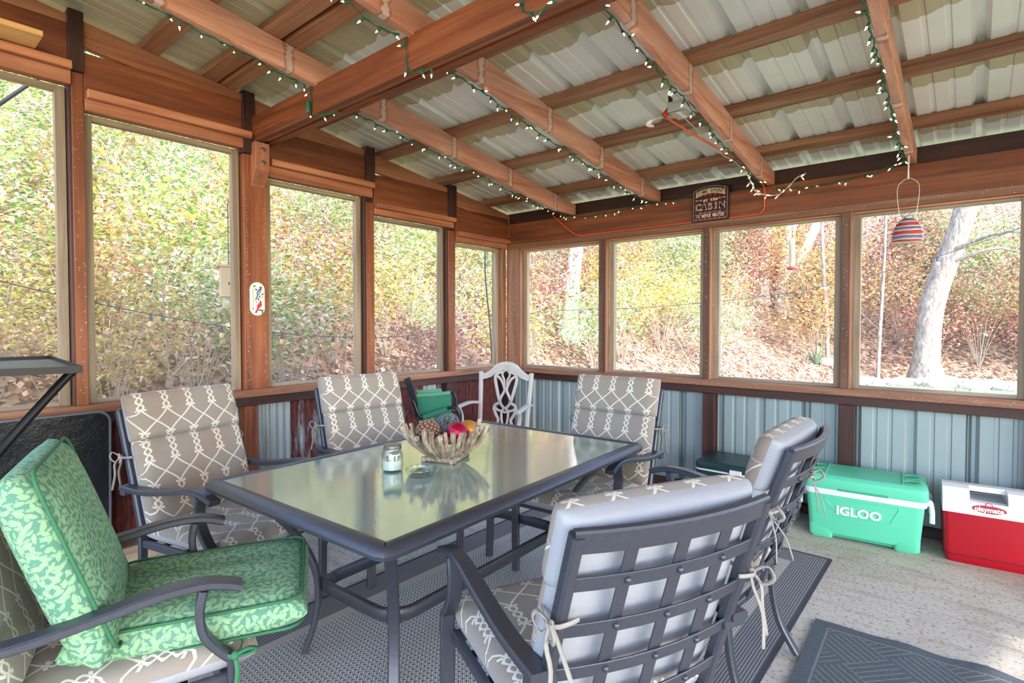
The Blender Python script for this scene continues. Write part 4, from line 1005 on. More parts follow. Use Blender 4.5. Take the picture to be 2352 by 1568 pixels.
for off, w_ in ((0, .006), (-.022, .006)): m.bar(smooth_path([(-.235 - .10 * (z + off - .44) + .018, y, z + off) for y, z in ar], 4), w_, .005, (0, 0, 1))
for y in (-.03, -.015, 0.0, .015, .03): m.bar([(-.235 - .1 * (.945 - .44) + .018, y, .935), (-.235 - .1 * (.965 - .44) + .018, y, .962)], .005, .005, (0, 1, 0))
m.build('carving', 'white_paint', wc)
sp = MB()
for s in (-1, 1):
    stroke(sp, [(.03 * s, .915), (.085 * s, .895), (.105 * s, .85), (.085 * s, .76), (.06 * s, .67), (.045 * s, .63)], .026)
    stroke(sp, [(.09 * s, .875), (.045 * s, .84), (.012 * s, .77), (.012 * s, .74), (.045 * s, .68), (.05 * s, .64), (.02 * s, .60), (0, .585)], .022)
    stroke(sp, [(.045 * s, .64), (.09 * s, .62), (.105 * s, .585), (.085 * s, .53), (.06 * s, .49), (.07 * s, .45)], .024)
    stroke(sp, [(.0 * s, .60), (.03 * s, .56), (.03 * s, .50), (.02 * s, .45)], .018)
    stroke(sp, [(.105 * s, .60), (.075 * s, .575), (.035 * s, .565), (0, .555)], .02)
    stroke(sp, [(.0, .93), (.032 * s, .905), (.034 * s, .875), (.015 * s, .84), (.012 * s, .78)], .014)
sp.build('splat', 'white_paint', wc, smooth=True)
m = MB(); m.prism([(-.22, -.24), (.25, -.26), (.25, .26), (-.22, .24)], lambda a, b, d: (a, b, d), .40, .45); m.build('seat', 'white_paint', wc, bevel=.01, seg=2)

# ================================================================== folded green camp chair
plain('camp_fabric', '#2f7a60', .85, var=.1); plain('camp_fabric_pale', '#5b987c', .85, var=.1); plain('black_tube', '#1d1e24', .35, .3)
gc = thing('folding_camp_chair', 'folded green canvas camp chair with black frame', 'chair', (.405, -1.37, 0), R(40))
def gp(u, v, d=0): return (((900 + u / 3.84) - 985) / 293, d, 1.36 - ((840 + v / 3.84) - 739) / 293)
def ex(pts, d=0): return [Vector(gp(u, v, d)) for u, v in pts]
MB().bar(ex([(112, 105), (150, 200), (185, 330)], -.02), .05, .02, (1, 0, .3)).build('frame_plate', 'black_tube', gc)
for d in (-.03, .05):
    MB().tube(smooth_path(ex([(165, 300), (195, 400), (222, 520), (260, 700), (300, 833)], d), 3), .013, 8).build('frame_leg', 'black_tube', gc, smooth=True)
    MB().tube(smooth_path(ex([(470, 372), (510, 362), (545, 380), (575, 440), (560, 560), (520, 833)], d + .01), 3), .012, 8).build('frame_leg', 'black_tube', gc, smooth=True)
MB().tube(smooth_path(ex([(180, 310), (205, 385), (235, 440), (262, 458)], -.05), 3), .012, 8).build('arm_tube', 'black_tube', gc, smooth=True)
MB().tube(smooth_path(ex([(480, 235), (520, 245), (540, 285), (546, 380)], .0), 4), .011, 8).build('arm_tube', 'black_tube', gc, smooth=True)
def cloth(name, mat, poly, d0, d1): MB().prism(poly, lambda a, b, d: gp(a, b, d), d0, d1).build(name, mat, gc, bevel=.003)
cloth('seat_panel', 'camp_fabric', [(195, 262), (498, 238), (505, 440), (520, 620), (250, 640), (205, 500)], .0, .012)
cloth('back_panel', 'camp_fabric_pale', [(178, 225), (400, 208), (412, 232), (480, 300), (240, 330)], .05, .06)
MB().tube(ex([(200, 262), (345, 255), (495, 238)], -.008), .016, 8).build('hem_roll', 'camp_fabric_pale', gc, smooth=True)
MB().tube(ex([(258, 452), (360, 415), (468, 378)], -.035), .024, 10).build('arm_roll', 'camp_fabric', gc, smooth=True)

# ================================================================== on the table
TZ = .7228
def drift():
    t = NT('driftwood'); oi = t.n('ObjectInfo'); v = t.coord(scale=(30, 30, 6)); n_ = t.noise(v, 1.5, 5, .65)
    c = t.ramp(n_, [(.3, '#5d5048'), (.5, '#93826f'), (.68, '#bfae9a')]); hv = t.n('HueSaturation'); t.l(c, hv.inputs['Color']); t.l(t.math('ADD', t.math('MULTIPLY', oi.outputs['Random'], .5), .75), hv.inputs['Value'])
    t.base(hv.outputs[0]); t.set(Roughness=.85); t.bump(n_, .5, .004); M['driftwood'] = t.m
drift()
bw = thing('driftwood_bowl', 'bowl made of grey driftwood sticks on the glass table', 'bowl', (1.785, -2.51, TZ), R(20))
rs = random.Random(4)
for k in range(34):
    a = 2 * math.pi * k / 34 + rs.uniform(-.06, .06); inner = k % 2
    r0, r1 = .062 + .01 * inner, rs.uniform(.165, .205); z1 = rs.uniform(.125, .16) + .012 * inner
    w1, w2 = rs.uniform(-.012, .012), rs.uniform(-.012, .012)
    def pp(r, z, w_=0): return Vector((r * math.cos(a) - w_ * math.sin(a), r * math.sin(a) + w_ * math.cos(a), z))
    P = smooth_path([pp(r0, .022), pp(r0 * .55 + r1 * .45, .058, w1), pp(r0 * .2 + r1 * .8, .105, w2), pp(r1, z1)], 3)
    MB().tube(P, rs.uniform(.0085, .0125), 7, scale=[rs.uniform(.85, 1.15) for _ in range(len(P))]).build('stick', 'driftwood', bw, smooth=True)
for k in range(4):
    a = math.pi / 2 * k; dx, dy = math.cos(a), math.sin(a)
    P = [Vector((dx * .07 - dy * q, dy * .07 + dx * q, .0115 + .0 * q)) for q in (-.085, -.03, .03, .085)]
    MB().tube(P, .0115, 8, scale=[1, .95, .97, .9]).build('base_stick', 'driftwood', bw, smooth=True)
MB().lathe([(0, .024), (.07, .024), (.12, .06), (.15, .10), (.145, .10), (.115, .065), (.065, .03), (0, .03)], 20).build('lining', 'driftwood', bw, smooth=True)
rot = Matrix.Rotation(R(40), 3, 'Z')
def tpos(lat, dep, z):                                  # offsets seen from the sitting side
    v = rot @ Vector((lat, dep, 0)); return (1.785 + v.x, -2.51 + v.y, TZ + z)
plain('scale_brown', '#8a6e62', .6, var=.25); plain('scale_core', '#6b3a20', .7, var=.2); plain('foil_red', '#b0123f', .22, .5, .9, 55, .25); plain('foil_orange', '#d08a3c', .3, .4, .8, 60, .2); plain('wicker', '#5f6570', .6, var=.2); plain('ball_pink', '#b58f80', .6, .0, .5, 40, .2)
b1 = thing('scaled_ball', 'brown decorative ball covered in wooden scales in the driftwood bowl', 'decor ball', tpos(-.078, -.02, .131)); r_ = .056
MB().sphere((0, 0, 0), r_ * .93, 16, 12).build('core', 'scale_core', b1, smooth='all')
sc0 = None
for k in range(110):
    z = 1 - 2 * (k + .5) / 110; rr = math.sqrt(1 - z * z); a = k * 2.39996; d = Vector((rr * math.cos(a), rr * math.sin(a), z))
    if sc0 is None: sc0 = MB().sphere((0, 0, 0), .0085, 7, 5, sq=(1, 1, .6)).build('scale', 'scale_brown', b1, smooth='all'); q = sc0
    else: q = sc0.copy(); col.objects.link(q)
    q.location = d * r_ * .97; q.rotation_euler = d.to_track_quat('Z', 'Y').to_euler()
o = thing('wicker_ball', 'dark grey woven wicker ball in the driftwood bowl', 'decor ball', tpos(.005, .062, .15))
for k in range(16):
    ax = Vector((rs.gauss(0, 1), rs.gauss(0, 1), rs.gauss(0, 1))).normalized(); u = ax.orthogonal().normalized(); v_ = ax.cross(u); h = rs.uniform(-.4, .4) * .055; q = math.sqrt(.055 ** 2 - h * h)
    MB().tube([ax * h + u * q * math.cos(i / 20 * 6.283) + v_ * q * math.sin(i / 20 * 6.283) for i in range(20)], .0026, 5, closed=True).build('cane', 'wicker', o, smooth='all')
def ball(label, mat, p, r, seed):
    m = MB().sphere((0, 0, 0), r, 22, 16); rr = random.Random(seed); m.v = [tuple(c * rr.uniform(.975, 1.02) for c in q) for q in m.v]
    return tag(m.build('foil_ball', mat, smooth='all', loc=p), label, 'decor ball')
ball('shiny crimson crinkled ball in the driftwood bowl', 'foil_red', tpos(.058, -.025, .124), .053, 1)
ball('orange-gold crinkled ball behind the crimson one', 'foil_orange', tpos(.10, .05, .125), .048, 2)
ball('dull pinkish brown ball half hidden by the bowl sticks', 'ball_pink', tpos(-.005, -.085, .095), .038, 3)
# jar candle
def glass(name, c='#f4f8f6', rough=.02):
    t = NT(name); fr = t.n('LayerWeight'); fr.inputs[0].default_value = .25; tr = t.n('BsdfTransparent'); tr.inputs[0].default_value = (.90, .94, .93, 1); gl = t.n('BsdfGlossy'); gl.inputs['Roughness'].default_value = rough; mx = t.n('MixShader')
    n_ = t.noise(t.coord(rnd=False), 30, 2); t.l(t.math('ADD', t.math('ADD', t.math('MULTIPLY', t.math('POWER', fr.outputs['Facing'], 3.0), .75), .055), t.math('MULTIPLY', n_, .06), clamp=True), mx.inputs[0]); t.l(tr.outputs[0], mx.inputs[1]); t.l(gl.outputs[0], mx.inputs[2]); t.l(mx.outputs[0], t.out.inputs[0]); M[name] = t.m
glass('clear_glass'); plain('wax', '#f1ece2', .5, var=.03, Subsurface_Weight=.2); plain('lid_pewter', '#86817a', .4, .8)
j = thing('jar_candle', 'glass jar candle with white wax and pewter lid on the table', 'candle', (1.752, -2.79, TZ))
MB().lathe([(0, .0), (.040, .0), (.045, .006), (.046, .07), (.040, .086), (.036, .092), (.036, .098), (.033, .098), (.033, .091), (.0375, .083), (.043, .068), (.0425, .008), (0, .006)], 28).build('jar', 'clear_glass', j, smooth=True)
MB().lathe([(0, .0065), (.0415, .0085), (.042, .045), (.040, .047), (0, .046)], 24).build('wax', 'wax', j, smooth=True)
MB().tube([(.0, 0, .046), (.004, .002, .056)], .0012, 5).build('wick', 'black_plastic', j)
MB().lathe([(.0, .113), (.034, .113), (.037, .110), (.037, .100), (.039, .098), (.039, .094), (.0375, .094), (.0375, .0975), (0, .0985)], 28).build('lid', 'lid_pewter', j, smooth=True)
o = MB().lathe([(0, 0), (.044, 0), (.05, .004), (.062, .026), (.061, .033), (.055, .035), (.046, .028), (.038, .010), (0, .008)], 28).build('ashtray', 'clear_glass', smooth=True, loc=(1.908, -2.768, TZ)); tag(o, 'round clear glass ashtray beside the jar candle', 'ashtray')
# ================================================================== wall pieces
plain('sign_black', '#231d1a', .6, var=.1); plain('sign_red', '#c0202a', .6); plain('sign_brown', '#4a201b', .6); plain('sign_cream', '#d9c7a3', .6); plain('sign_white', '#e8e4da', .6)
sg = thing('cabin_sign', 'black and red check wooden sign about time at the cabin', 'sign', (2.083, -.004, 2.1405)); sg.rotation_euler = (R(-2), 0, 0)
SW, SH = .283, .247
def arc_top(x): return SH + .032 * (1 - (x / (SW / 2)) ** 2)
def sgp(a, b, d): return (a, -d, b)
out = [(-SW / 2, 0), (SW / 2, 0)] + [(SW / 2 - SW * i / 14, arc_top(SW / 2 - SW * i / 14)) for i in range(15)]
bd = MB().prism(out, sgp, -.004, .008).build('board', 'sign_black', sg, bevel=.001)
ins = .011
def inn(x): return arc_top(x * 1.0) - ins
P = [(-SW / 2 + ins, ins), (SW / 2 - ins, ins)] + [((SW / 2 - ins) - (SW - 2 * ins) * i / 14, inn((SW / 2 - ins) - (SW - 2 * ins) * i / 14)) for i in range(15)]
MB().tube([Vector(sgp(a, b, .0088)) for a, b in P], .0011, 4, closed=True).build('border_line', 'sign_white', sg)
red = MB(); br_ = MB(); s_ = .0185
k = 0
for iy in range(-1, 22):
    for ix in range(-11, 12):
        cx, cz = ix * s_, .018 + iy * s_
        if abs(cx) > SW / 2 - .016 or cz < .016 or cz > inn(cx) - .006: continue
        dm = [(cx - s_ * .62, cz), (cx, cz - s_ * .62), (cx + s_ * .62, cz), (cx, cz + s_ * .62)]
        if (ix + iy) % 2 == 0 and ix % 2 == 0: red.prism(dm, sgp, .007, .0084)
        elif (ix + iy) % 2 == 1: br_.prism([(cx - s_ * .5, cz), (cx, cz - s_ * .5), (cx + s_ * .5, cz), (cx, cz + s_ * .5)], sgp, .007, .0082)
red.build('red_diamonds', 'sign_red', sg); br_.build('brown_diamonds', 'sign_brown', sg)
def wave(x): return .206 + .026 * (1 - (x / .115) ** 2)
n = 14; up = [(-.115 + .23 * i / n) for i in range(n + 1)]
MB().prism([(-.115, wave(-.115) - .019), (-.108, wave(-.108))] + [(x, wave(x) + .021) for x in [-.115] + up[1:-1] + [.115]] + [(.108, wave(.108)), (.115, wave(.115) - .019)] + [(x, wave(x) - .019) for x in reversed(up[1:-1])], sgp, .007, .0095).build('banner', 'sign_cream', sg)
def arc_text(s, size, x0, x1, fz, mat, d=.0095, bold=.0, parent=sg, name='lettering', shear=0, sx=.85):
    m = MB(); L = [c for c in s]
    for i, c in enumerate(L):
        if c == ' ': continue
        x = x0 + (x1 - x0) * i / (len(L) - 1); sl = (fz(x + .002) - fz(x - .002)) / .004; ca = 1 / math.sqrt(1 + sl * sl); sa = sl * ca
        text_mb(c, size, .001, lambda a, b, dd: sgp(x + a * sx * ca - b * sa, fz(x) + a * sx * sa + b * ca, d + dd), bold=bold, mb=m, shear=shear)
    m.build(name, mat, parent)
arc_text('TIME SPENT', .034, -.092, .092, wave, 'sign_black', bold=.0008)
arc_text('at the', .036, -.048, .048, lambda x: .163 + .06 * x * .3, 'sign_white', .0088, .0012, shear=.25)
arc_text('CABIN', .074, -.092, .092, lambda x: .110 + .0 * x, 'sign_white', .0088, .0012)
arc_text('CABIN', .074, -.092, .092, lambda x: .110 + .0 * x, 'sign_brown', .0100, -.0052, name='letter_inline')
arc_text('IS NEVER WASTED', .035, -.100, .100, lambda x: .040, 'sign_white', .0088, .0012, sx=.52)
m = MB()
for x0, x1, z in ((-.085, .085, .067), (-.112, -.062, .166), (.062, .112, .17)):
    m.box(x0, x1, -.0095, -.0084, z - .0008, z + .0008)
    for x, s in ((x0, 1), (x1, -1)): m.prism([(x, z), (x + .008 * s, z + .005), (x + .008 * s, z - .005)], sgp, .0084, .0095)
m.build('arrows', 'sign_white', sg)
# bird thermometer on the big post
plain('plaque_white', '#e9e6de', .4, var=.02); plain('jay_blue', '#4a5c8e', .5, var=.2); plain('cardinal_red', '#c61f3a', .5); plain('leaf_print', '#3c8a5c', .5); plain('ink', '#30343a', .5); plain('pale_blue', '#9fb0c8', .5)
th = thing('bird_thermometer', 'white oval-ended wall thermometer painted with a blue and a red bird', 'thermometer', (-.004, -2.544, 1.513))
def thp(a, b, d): return (d, a, b)
w_, h_ = .098, .222
st = [(w_ / 2 * math.cos(R(180 * i / 12)), h_ / 2 - w_ / 2 + w_ / 2 * math.sin(R(180 * i / 12))) for i in range(13)] + [(w_ / 2 * math.cos(R(180 + 180 * i / 12)), -h_ / 2 + w_ / 2 + w_ / 2 * math.sin(R(180 + 180 * i / 12))) for i in range(13)]
MB().prism(st, thp, 0, .007).build('plaque', 'plaque_white', th, bevel=.001)
def fig(name, mat, pts, d=.0078):
    m = MB(); q = smooth_path([(0, a, b) for a, b in pts] + [(0, pts[0][0], pts[0][1])], 3)[:-1]; m.prism([(v.y, v.z) for v in q], thp, .006, d); m.build(name, mat, th)
fig('blue_bird', 'jay_blue', [(.012, .078), (.020, .086), (.024, .080), (.030, .080), (.034, .074), (.028, .070), (.026, .055), (.018, .038), (.008, .028), (.0, .012), (-.006, -.004), (-.014, -.008), (-.013, .004), (-.004, .022), (-.006, .040), (.004, .058), (.014, .070)])
fig('bird_wing', 'pale_blue', [(.016, .058), (.020, .050), (.010, .036), (-.002, .030), (.004, .044)], .0084)
fig('red_bird', 'cardinal_red', [(.018, -.004), (.024, -.016), (.030, -.022), (.026, -.026), (.030, -.040), (.022, -.052), (.010, -.062), (.002, -.076), (-.006, -.094), (-.018, -.092), (-.014, -.082), (-.004, -.064), (-.004, -.050), (.002, -.036), (.014, -.022)])
m = MB()
for cx, cz, a in ((-.020, .084, .3), (-.008, .062, -.4), (.034, .032, .6), (.014, .016, 1.3), (.006, -.002, 1.8), (.030, -.076, .2), (.032, -.088, 1.4), (.018, -.074, -.3)):
    L, Wd = .012, .006; ca, sa = math.cos(a), math.sin(a); m.prism([(cx + x * ca - y * sa, cz + x * sa + y * ca) for x, y in ((-L, 0), (-L * .3, -Wd), (L * .5, -Wd * .8), (L, 0), (L * .5, Wd * .8), (-L * .3, Wd))], thp, .006, .0076)
m.build('leaves', 'leaf_print', th)
m = MB(); 
for cx, cz in ((.036, .014), (.030, .010), (-.006, -.024), (-.010, -.018), (.006, -.072), (.010, -.078)): m.prism([(cx + .0035 * math.cos(i * .785), cz + .0035 * math.sin(i * .785)) for i in range(8)], thp, .006, .0077)
m.build('berries', 'cardinal_red', th)
m = MB(); m.box(.0068, .0095, -.0315, -.0285, -.066, .066); m.build('scale_tube', 'grey_plastic', th)
m = MB(); m.sphere((.0085, -.030, -.066), .0045, 8, 6); m.build('bulb', 'cardinal_red', th, smooth='all')
m = MB()
for i in range(15):
    z = -.055 + i * .0085; m.box(.0065, .0074, -.040, -.034, z - .0006, z + .0006); m.box(.0065, .0074, -.026, -.021, z - .0006, z + .0006)
m.build('scale_ticks', 'ink', th)
# striped glass jar hung from a hook on the last rafter
def stripes():
    t = NT('jar_stripes'); tc = t.n('TexCoord'); sp = t.n('SeparateXYZ'); t.l(tc.outputs['Object'], sp.inputs[0])
    wob = t.math('MULTIPLY', t.noise(tc.outputs['Object'], 18, 2), .01)
    f = t.math('FRACT', t.math('ADD', t.math('MULTIPLY', t.math('ADD', sp.outputs[2], wob), 1 / .052), 10))
    c = t.ramp(f, [(0, '#c83a30'), (.33, '#e0d0c8'), (.5, '#7f88b0'), (.66, '#5d64a0'), (.8, '#cfc0bc'), (.92, '#d8b0a0')], 'CONSTANT')
    t.base(c); t.set(Roughness=.08, Transmission_Weight=.25, IOR=1.45); M['jar_stripes'] = t.m
stripes(); plain('pale_wire', '#d8d0bf', .35, .6)
ja = thing('hanging_jar', 'beehive-shaped striped glass jar hanging from the end of a rafter', 'jar', (3.343, -.20, 1.833))
prof = [(0, .0)]
for i in range(37):
    t_ = i / 36; r_ = .080 * (1 - max(0, (t_ - .28) / .72) ** 2.2 * .62); prof.append((r_ + .0028 * math.sin(t_ * 6.283 * 8) - (.012 if i == 0 else 0), .004 + .138 * t_))
MB().lathe(prof, 36).build('body', 'jar_stripes', ja, smooth='all')
MB().lathe([(.031, .141), (.029, .150), (.033, .158), (.034, .166), (.030, .166), (.026, .155), (.027, .143)], 24).build('neck', 'clear_glass', ja, smooth=True)
MB().tube(smooth_path([(-.036, 0, .155), (-.045, 0, .20), (-.054, 0, .30), (-.045, 0, .355), (0, 0, .385), (.045, 0, .355), (.054, 0, .30), (.045, 0, .20), (.036, 0, .155)], 5), .0018, 5).build('handle', 'pale_wire', ja, smooth=True)
for a in (0, 2.1, 4.2): MB().sphere((.06 * math.cos(a), .06 * math.sin(a), -.003), .008, 8, 6).build('foot', 'clear_glass', ja, smooth='all')
MB().tube([(.034 * math.cos(i / 16 * 6.283), .034 * math.sin(i / 16 * 6.283), .156) for i in range(16)], .0016, 4, closed=True).build('collar_wire', 'pale_wire', ja)
o = MB().tube(smooth_path([(3.343, -.20, 2.372), (3.343, -.205, 2.33), (3.343, -.215, 2.24), (3.342, -.205, 2.216), (3.342, -.188, 2.225), (3.342, -.184, 2.25)], 4), .0042, 8).build('wire_hook', 'white_plastic', smooth=True); tag(o, 'white wire hook holding the striped glass jar', 'hook')

# ================================================================== string lights
plain('cord_green', '#1f5a44', .5); t = NT('bulb_glow'); t.base('#fff0d0'); t.set(Roughness=.2); t.b.inputs['Emission Color'].default_value = (1, .72, .35, 1); t.b.inputs['Emission Strength'].default_value = 1.3; M['bulb_glow'] = t.m
plain('cord_white', '#d9d0c4', .5)
sk0 = MB().lathe([(0, 0), (.004, 0), (.0058, .004), (.0062, .022), (.0, .022)], 7).build('socket', 'cord_green', smooth=True); bl0 = MB().lathe([(.0036, .021), (.0043, .027), (.0034, .034), (.001, .040), (0, .042)], 7).build('bulb', 'bulb_glow', smooth=True)
sk1 = MB().lathe([(0, 0), (.004, 0), (.0058, .004), (.0062, .022), (.0, .022)], 7).build('socket', 'cord_white', smooth=True)
SKD, BLD, SKW = sk0.data, bl0.data, sk1.data
for q in (sk0, bl0, sk1): bpy.data.objects.remove(q)
rs = random.Random(17)
def strand(label, runs, step=.078, cord='cord_green', skd=None, side=-1):
    o = thing('string_lights', label, 'string lights', group='mini string lights under the roof')
    for pts, sag in runs:
        P = []
        for i in range(len(pts) - 1):
            a, b = Vector(pts[i]), Vector(pts[i + 1]); n = max(2, int((b - a).length / .03))
            for k in range(n): t_ = k / n; P.append(a.lerp(b, t_) + Vector((rs.uniform(-.006, .006), rs.uniform(-.006, .006), rs.uniform(-.006, .006) - sag * math.sin(math.pi * t_))))
        P.append(Vector(pts[-1]))
        for off in (.0025, -.0025):
            MB().tube([p + Vector((off * math.cos(i * 1.1), off * math.sin(i * 1.3), off * math.sin(i * 1.1))) for i, p in enumerate(P)], .0022, 5).build('cord', cord, o)
        acc = 0; nxt = .03
        for i in range(1, len(P)):
            acc += (P[i] - P[i - 1]).length
            if acc >= nxt:
                nxt += step * rs.uniform(.7, 1.3)
                d = Vector((side * rs.uniform(.1, .8) if rs.random() < .75 else -side * rs.uniform(.2, .8), rs.uniform(-.7, .7), rs.uniform(-1, .1))).normalized()
                s_ = bpy.data.objects.new('socket', skd or SKD); col.objects.link(s_); s_.parent = o; s_.location = P[i]; s_.rotation_euler = d.to_track_quat('Z', 'Y').to_euler()
                b_ = bpy.data.objects.new('bulb', BLD); col.objects.link(b_); b_.parent = s_
    return o
def re(i, y, dz=0, dx=-.048): return (RX[i] + dx, y, (ztop(y) - .144 if y < -.27 else 2.349) + dz)
def run(i, y0, y1, n=6): return [re(i, y0 + (y1 - y0) * k / n, rs.uniform(-.012, .004)) for k in range(n + 1)]
by = -2.582
s1 = strand('green string lights along the rafter nearest the left wall', [(run(0, -4.6, -2.62), .006), ([(.76, by, 2.69), (.755, by, 2.60), (.765, by - .004, 2.53), (.85, by + .02, 2.525), (.93, -2.50, 2.528)], 0), (run(0, -2.40, -.06), .006), ([re(0, -.06), (.86, -.012, 2.33), (1.1, -.012, 2.325), (1.35, -.012, 2.335), (1.6, -.02, 2.345)], .012)])
s2 = strand('green string lights draped over the cross beam and along the second rafter', [(run(1, -4.4, -2.62), .03), ([(1.60, by, 2.695), (1.605, by, 2.62), (1.60, by, 2.55), (1.64, by + .01, 2.525), (1.72, -2.53, 2.527)], 0), (run(1, -2.42, -.06), .012), ([re(1, -.06), (1.75, -.012, 2.345), (1.95, -.010, 2.36)], .01)])
s3 = strand('green string lights along the rafter carrying the outlet box', [(run(2, -2.9, -.08, 8), .01), ([(2.30, by, 2.70), (2.30, by, 2.56), (2.36, by, 2.527), (2.46, by + .01, 2.545)], 0)], step=.085)
s4 = strand('green string lights on the rafter above the hanging striped jar', [(run(3, -2.6, -.12, 8), .008), ([re(3, -.12), (3.25, -.03, 2.345), (3.0, -.014, 2.31), (2.75, -.014, 2.295), (2.56, -.02, 2.32)], .006)])
s5 = strand('white cord string lights bunched at the end of the outlet-box rafter', [([(2.46, -.30, 2.345), (2.44, -.16, 2.335), (2.42, -.05, 2.318), (2.50, -.03, 2.27), (2.58, -.02, 2.268), (2.64, -.012, 2.31), (2.68, .0, 2.37), (2.74, .03, 2.40)], .004)], step=.045, cord='cord_white', skd=SKW)
# green cord plugs
for p, par in (((.752, by - .012, 2.54), s1), ((2.47, -.42, 2.40), s3)):
    MB().lathe([(.0, 0), (.012, 0), (.015, .008), (.013, .03), (.015, .05), (.011, .07), (0, .072)], 10).build('plug', 'cord_green', par, smooth=True, loc=p)
# orange extension cord, outlet box and tag
plain('orange_cord', '#dd5a34', .5); plain('red_rubber', '#c3331f', .5)
ec = thing('extension_cord', 'orange extension cord hanging from the outlet box and laid along the window trim', 'extension cord')
MB().tube(smooth_path([(2.345, -1.40, 2.48), (2.39, -1.1, 2.45), (2.44, -.72, 2.425), (2.455, -.48, 2.42), (2.465, -.30, 2.395), (2.47, -.12, 2.37), (2.475, -.02, 2.345), (2.475, .004, 2.32), (2.475, .005, 2.26), (2.475, .005, 2.19), (2.45, .004, 2.155), (2.40, .006, 2.1475), (2.0, .006, 2.1475), (1.5, .006, 2.1475), (1.0, .006, 2.1475), (.88, .0, 2.15), (.80, -.004, 2.19), (.70, -.006, 2.27), (.60, -.008, 2.36), (.56, .04, 2.375)], 5), .0058, 8).build('cable', 'orange_cord', ec, smooth=True)
MB().lathe([(.0, 0), (.014, 0), (.018, .012), (.016, .04), (.02, .055), (.02, .075), (0, .078)], 10).build('plug', 'red_rubber', ec, smooth=True, loc=(2.345, -1.41, 2.478)).rotation_euler = (R(-10), R(40), 0)
m = MB(); m.sweep(smooth_path([(2.34, -1.42, 2.475), (2.315, -1.45, 2.46), (2.295, -1.48, 2.435), (2.30, -1.50, 2.415), (2.325, -1.49, 2.41)], 4), [(-.014, -.0005), (.014, -.0005), (.014, .0005), (-.014, .0005)], (.3, .8, .5)); m.build('paper_tag', 'sign_white', ec)
ob = thing('outlet_box', 'grey metal outlet box fixed beside the rafter', 'outlet', (2.432, -1.38, 2.478))
B('box', 'grey_plastic', ob, -.05, .05, -.07, .07, 0, .055); B('cover', 'steel', ob, -.046, .046, -.066, .066, -.003, 0, bevel=.001)
for y in (-.035, .0, .035): MB().lathe([(.0, -.005), (.013, -.005), (.0145, -.003), (.0, -.003)], 14).build('socket_face', 'white_plastic', ob, loc=(0, y, 0))
B('bracket', 'black_plastic', ob, -.055, -.05, -.05, .0, .0, .10)
o = MB().tube(smooth_path([(2.41, -1.31, 2.49), (2.415, -.95, 2.45), (2.43, -.75, 2.41), (2.45, -.6, 2.40), (2.46, -.48, 2.38)], 5), .0035, 6).build('grey_cable', 'grey_plastic', smooth=True); tag(o, 'thin grey cable running from the outlet box to the green plug', 'cable')
# dry leaf on a thread in the corner
plain('dry_leaf', '#a5683c', .8, var=.2); plain('pink_thread', '#b06a55', .7)
hl = thing('hanging_leaf', 'dry leaf hanging on a pink thread in the corner', 'leaf', (.045, -.012, 2.20))
MB().tube([(0, 0, .02), (0, 0, .10), (.0, .022, .13)], .0022, 5).build('thread', 'pink_thread', hl)
m = MB()
for a in (20, 60, 90, 120, 160): d = Vector((math.cos(R(a)), -.25, -math.sin(R(a)) + .9)).normalized(); m.sweep([Vector((0, 0, .022)), Vector((0, 0, .022)) + d * .014, Vector((0, 0, .02)) + d * .03], [(-.006, 0), (0, .0015), (.006, 0), (0, -.0015)], (0, 1, 0), scale=[.8, 1, .1])
m.build('blade', 'dry_leaf', hl)

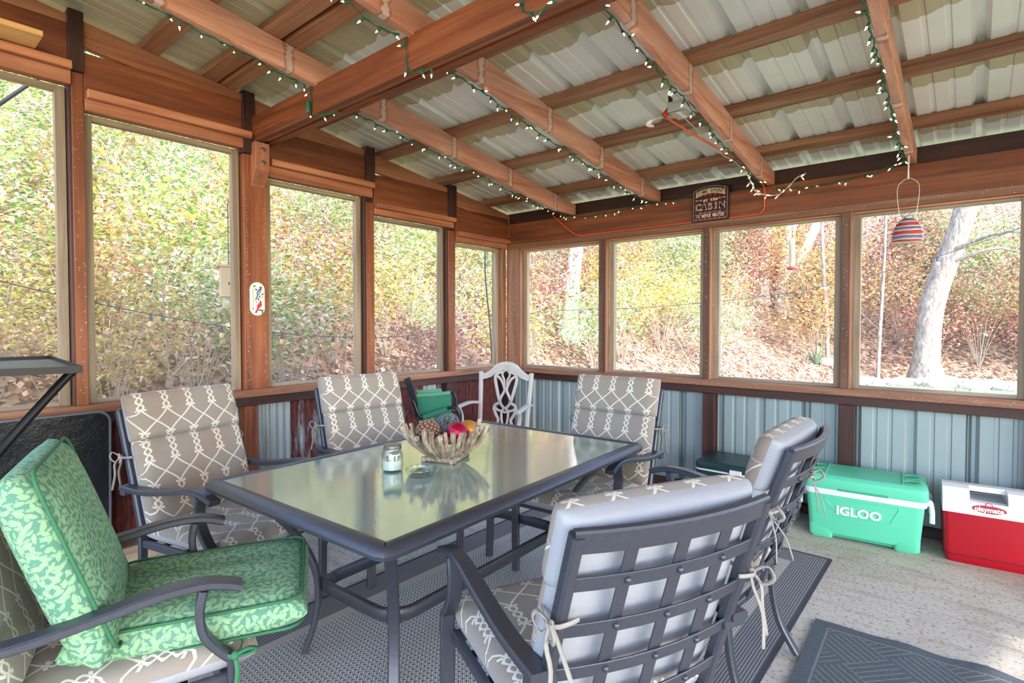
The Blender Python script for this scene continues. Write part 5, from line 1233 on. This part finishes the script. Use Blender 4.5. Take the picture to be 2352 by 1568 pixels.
# ================================================================== left side: folded black table, tray stand
def black_sheet():
    t = NT('black_vinyl'); v = t.coord(rnd=False); n_ = t.noise(v, 12, 5, .6); f = t.noise(v, 120, 2)
    t.base('#101319'); t.set(Roughness=.32); t.bump(t.math('ADD', n_, t.math('MULTIPLY', f, .25)), .5, .012); M['black_vinyl'] = t.m
black_sheet(); plain('pale_edge', '#6d7078', .4, .5); plain('black_steel', '#17171b', .4, .5); plain('tray_top', '#6a675c', .55, .3, .4, 30, .25)
ft = thing('folding_table', 'folded black vinyl card table leaning against the left wall', 'table', (.075, -3.86, 0)); ft.rotation_euler = (0, R(3), 0)
pts = rrect(.92, .86, .06, 6)
MB().prism(pts, lambda a, b, d: (d, a, b + .455), -.012, .012).build('top_panel', 'black_vinyl', ft, bevel=.002)
MB().tube([(.012, a * .995, b + .455) for a, b in rrect(.925, .865, .06, 6)], .006, 6, closed=True).build('edge_band', 'pale_edge', ft, smooth=True)
for y in (-.38, .38): MB().tube([(-.022, y, .03), (-.022, y, .80)], .009, 8).build('folded_leg', 'black_steel', ft, smooth=True)
ts = thing('tray_stand', 'black steel stand with a shallow rimmed tray on a slanting strut', 'tray stand', (0, 0, 0))
zt = 1.188
q = [(1.135, -3.727), (.243, -3.664), (.24, -4.50), (1.00, -4.42)]
MB().prism(q, lambda a, b, d: (a, b, d), zt - .012, zt - .006).build('tray', 'tray_top', ts)
m = MB(); qc = Vector((sum(a for a, b in q) / 4, sum(b for a, b in q) / 4, 0))
m.sweep([(a, b, zt) for a, b in q], [(-.016, -.004), (.010, -.004), (.010, .003), (-.016, .003)], (0, 0, 1), closed=True); m.build('tray_rim', 'black_steel', ts)
MB().tube(smooth_path([(.96, -3.70, zt - .008), (.955, -3.735, zt - .04), (.98, -3.835, 1.03), (1.0, -3.93, .91), (1.04, -4.10, .69), (1.08, -4.28, .46)], 4), .016, 10).build('strut', 'black_steel', ts, smooth=True)
for x, y in ((1.08, -4.40), (.36, -4.42)): MB().tube([(x, y, 0), (x, y, zt - .012)], .018, 10).build('post', 'black_steel', ts, smooth=True)
B('foot_bar', 'black_steel', ts, .30, 1.14, -4.44, -4.37, 0, .02); B('foot_bar', 'black_steel', ts, 1.04, 1.11, -4.75, -4.25, 0, .02)
ln = None
for k in range(14):
    if ln is None:
        ln = MB().tube([(.0, .007 * math.cos(i / 10 * 6.283), .013 * math.sin(i / 10 * 6.283)) for i in range(10)], .0024, 5, closed=True).build('chain_link', 'black_steel', ts, smooth='all'); c = ln
    else: c = ln.copy(); col.objects.link(c)
    c.location = (.915, -3.955, zt - .02 - k * .021); c.rotation_euler = (0, 0, R(40 + 90 * (k % 2)))
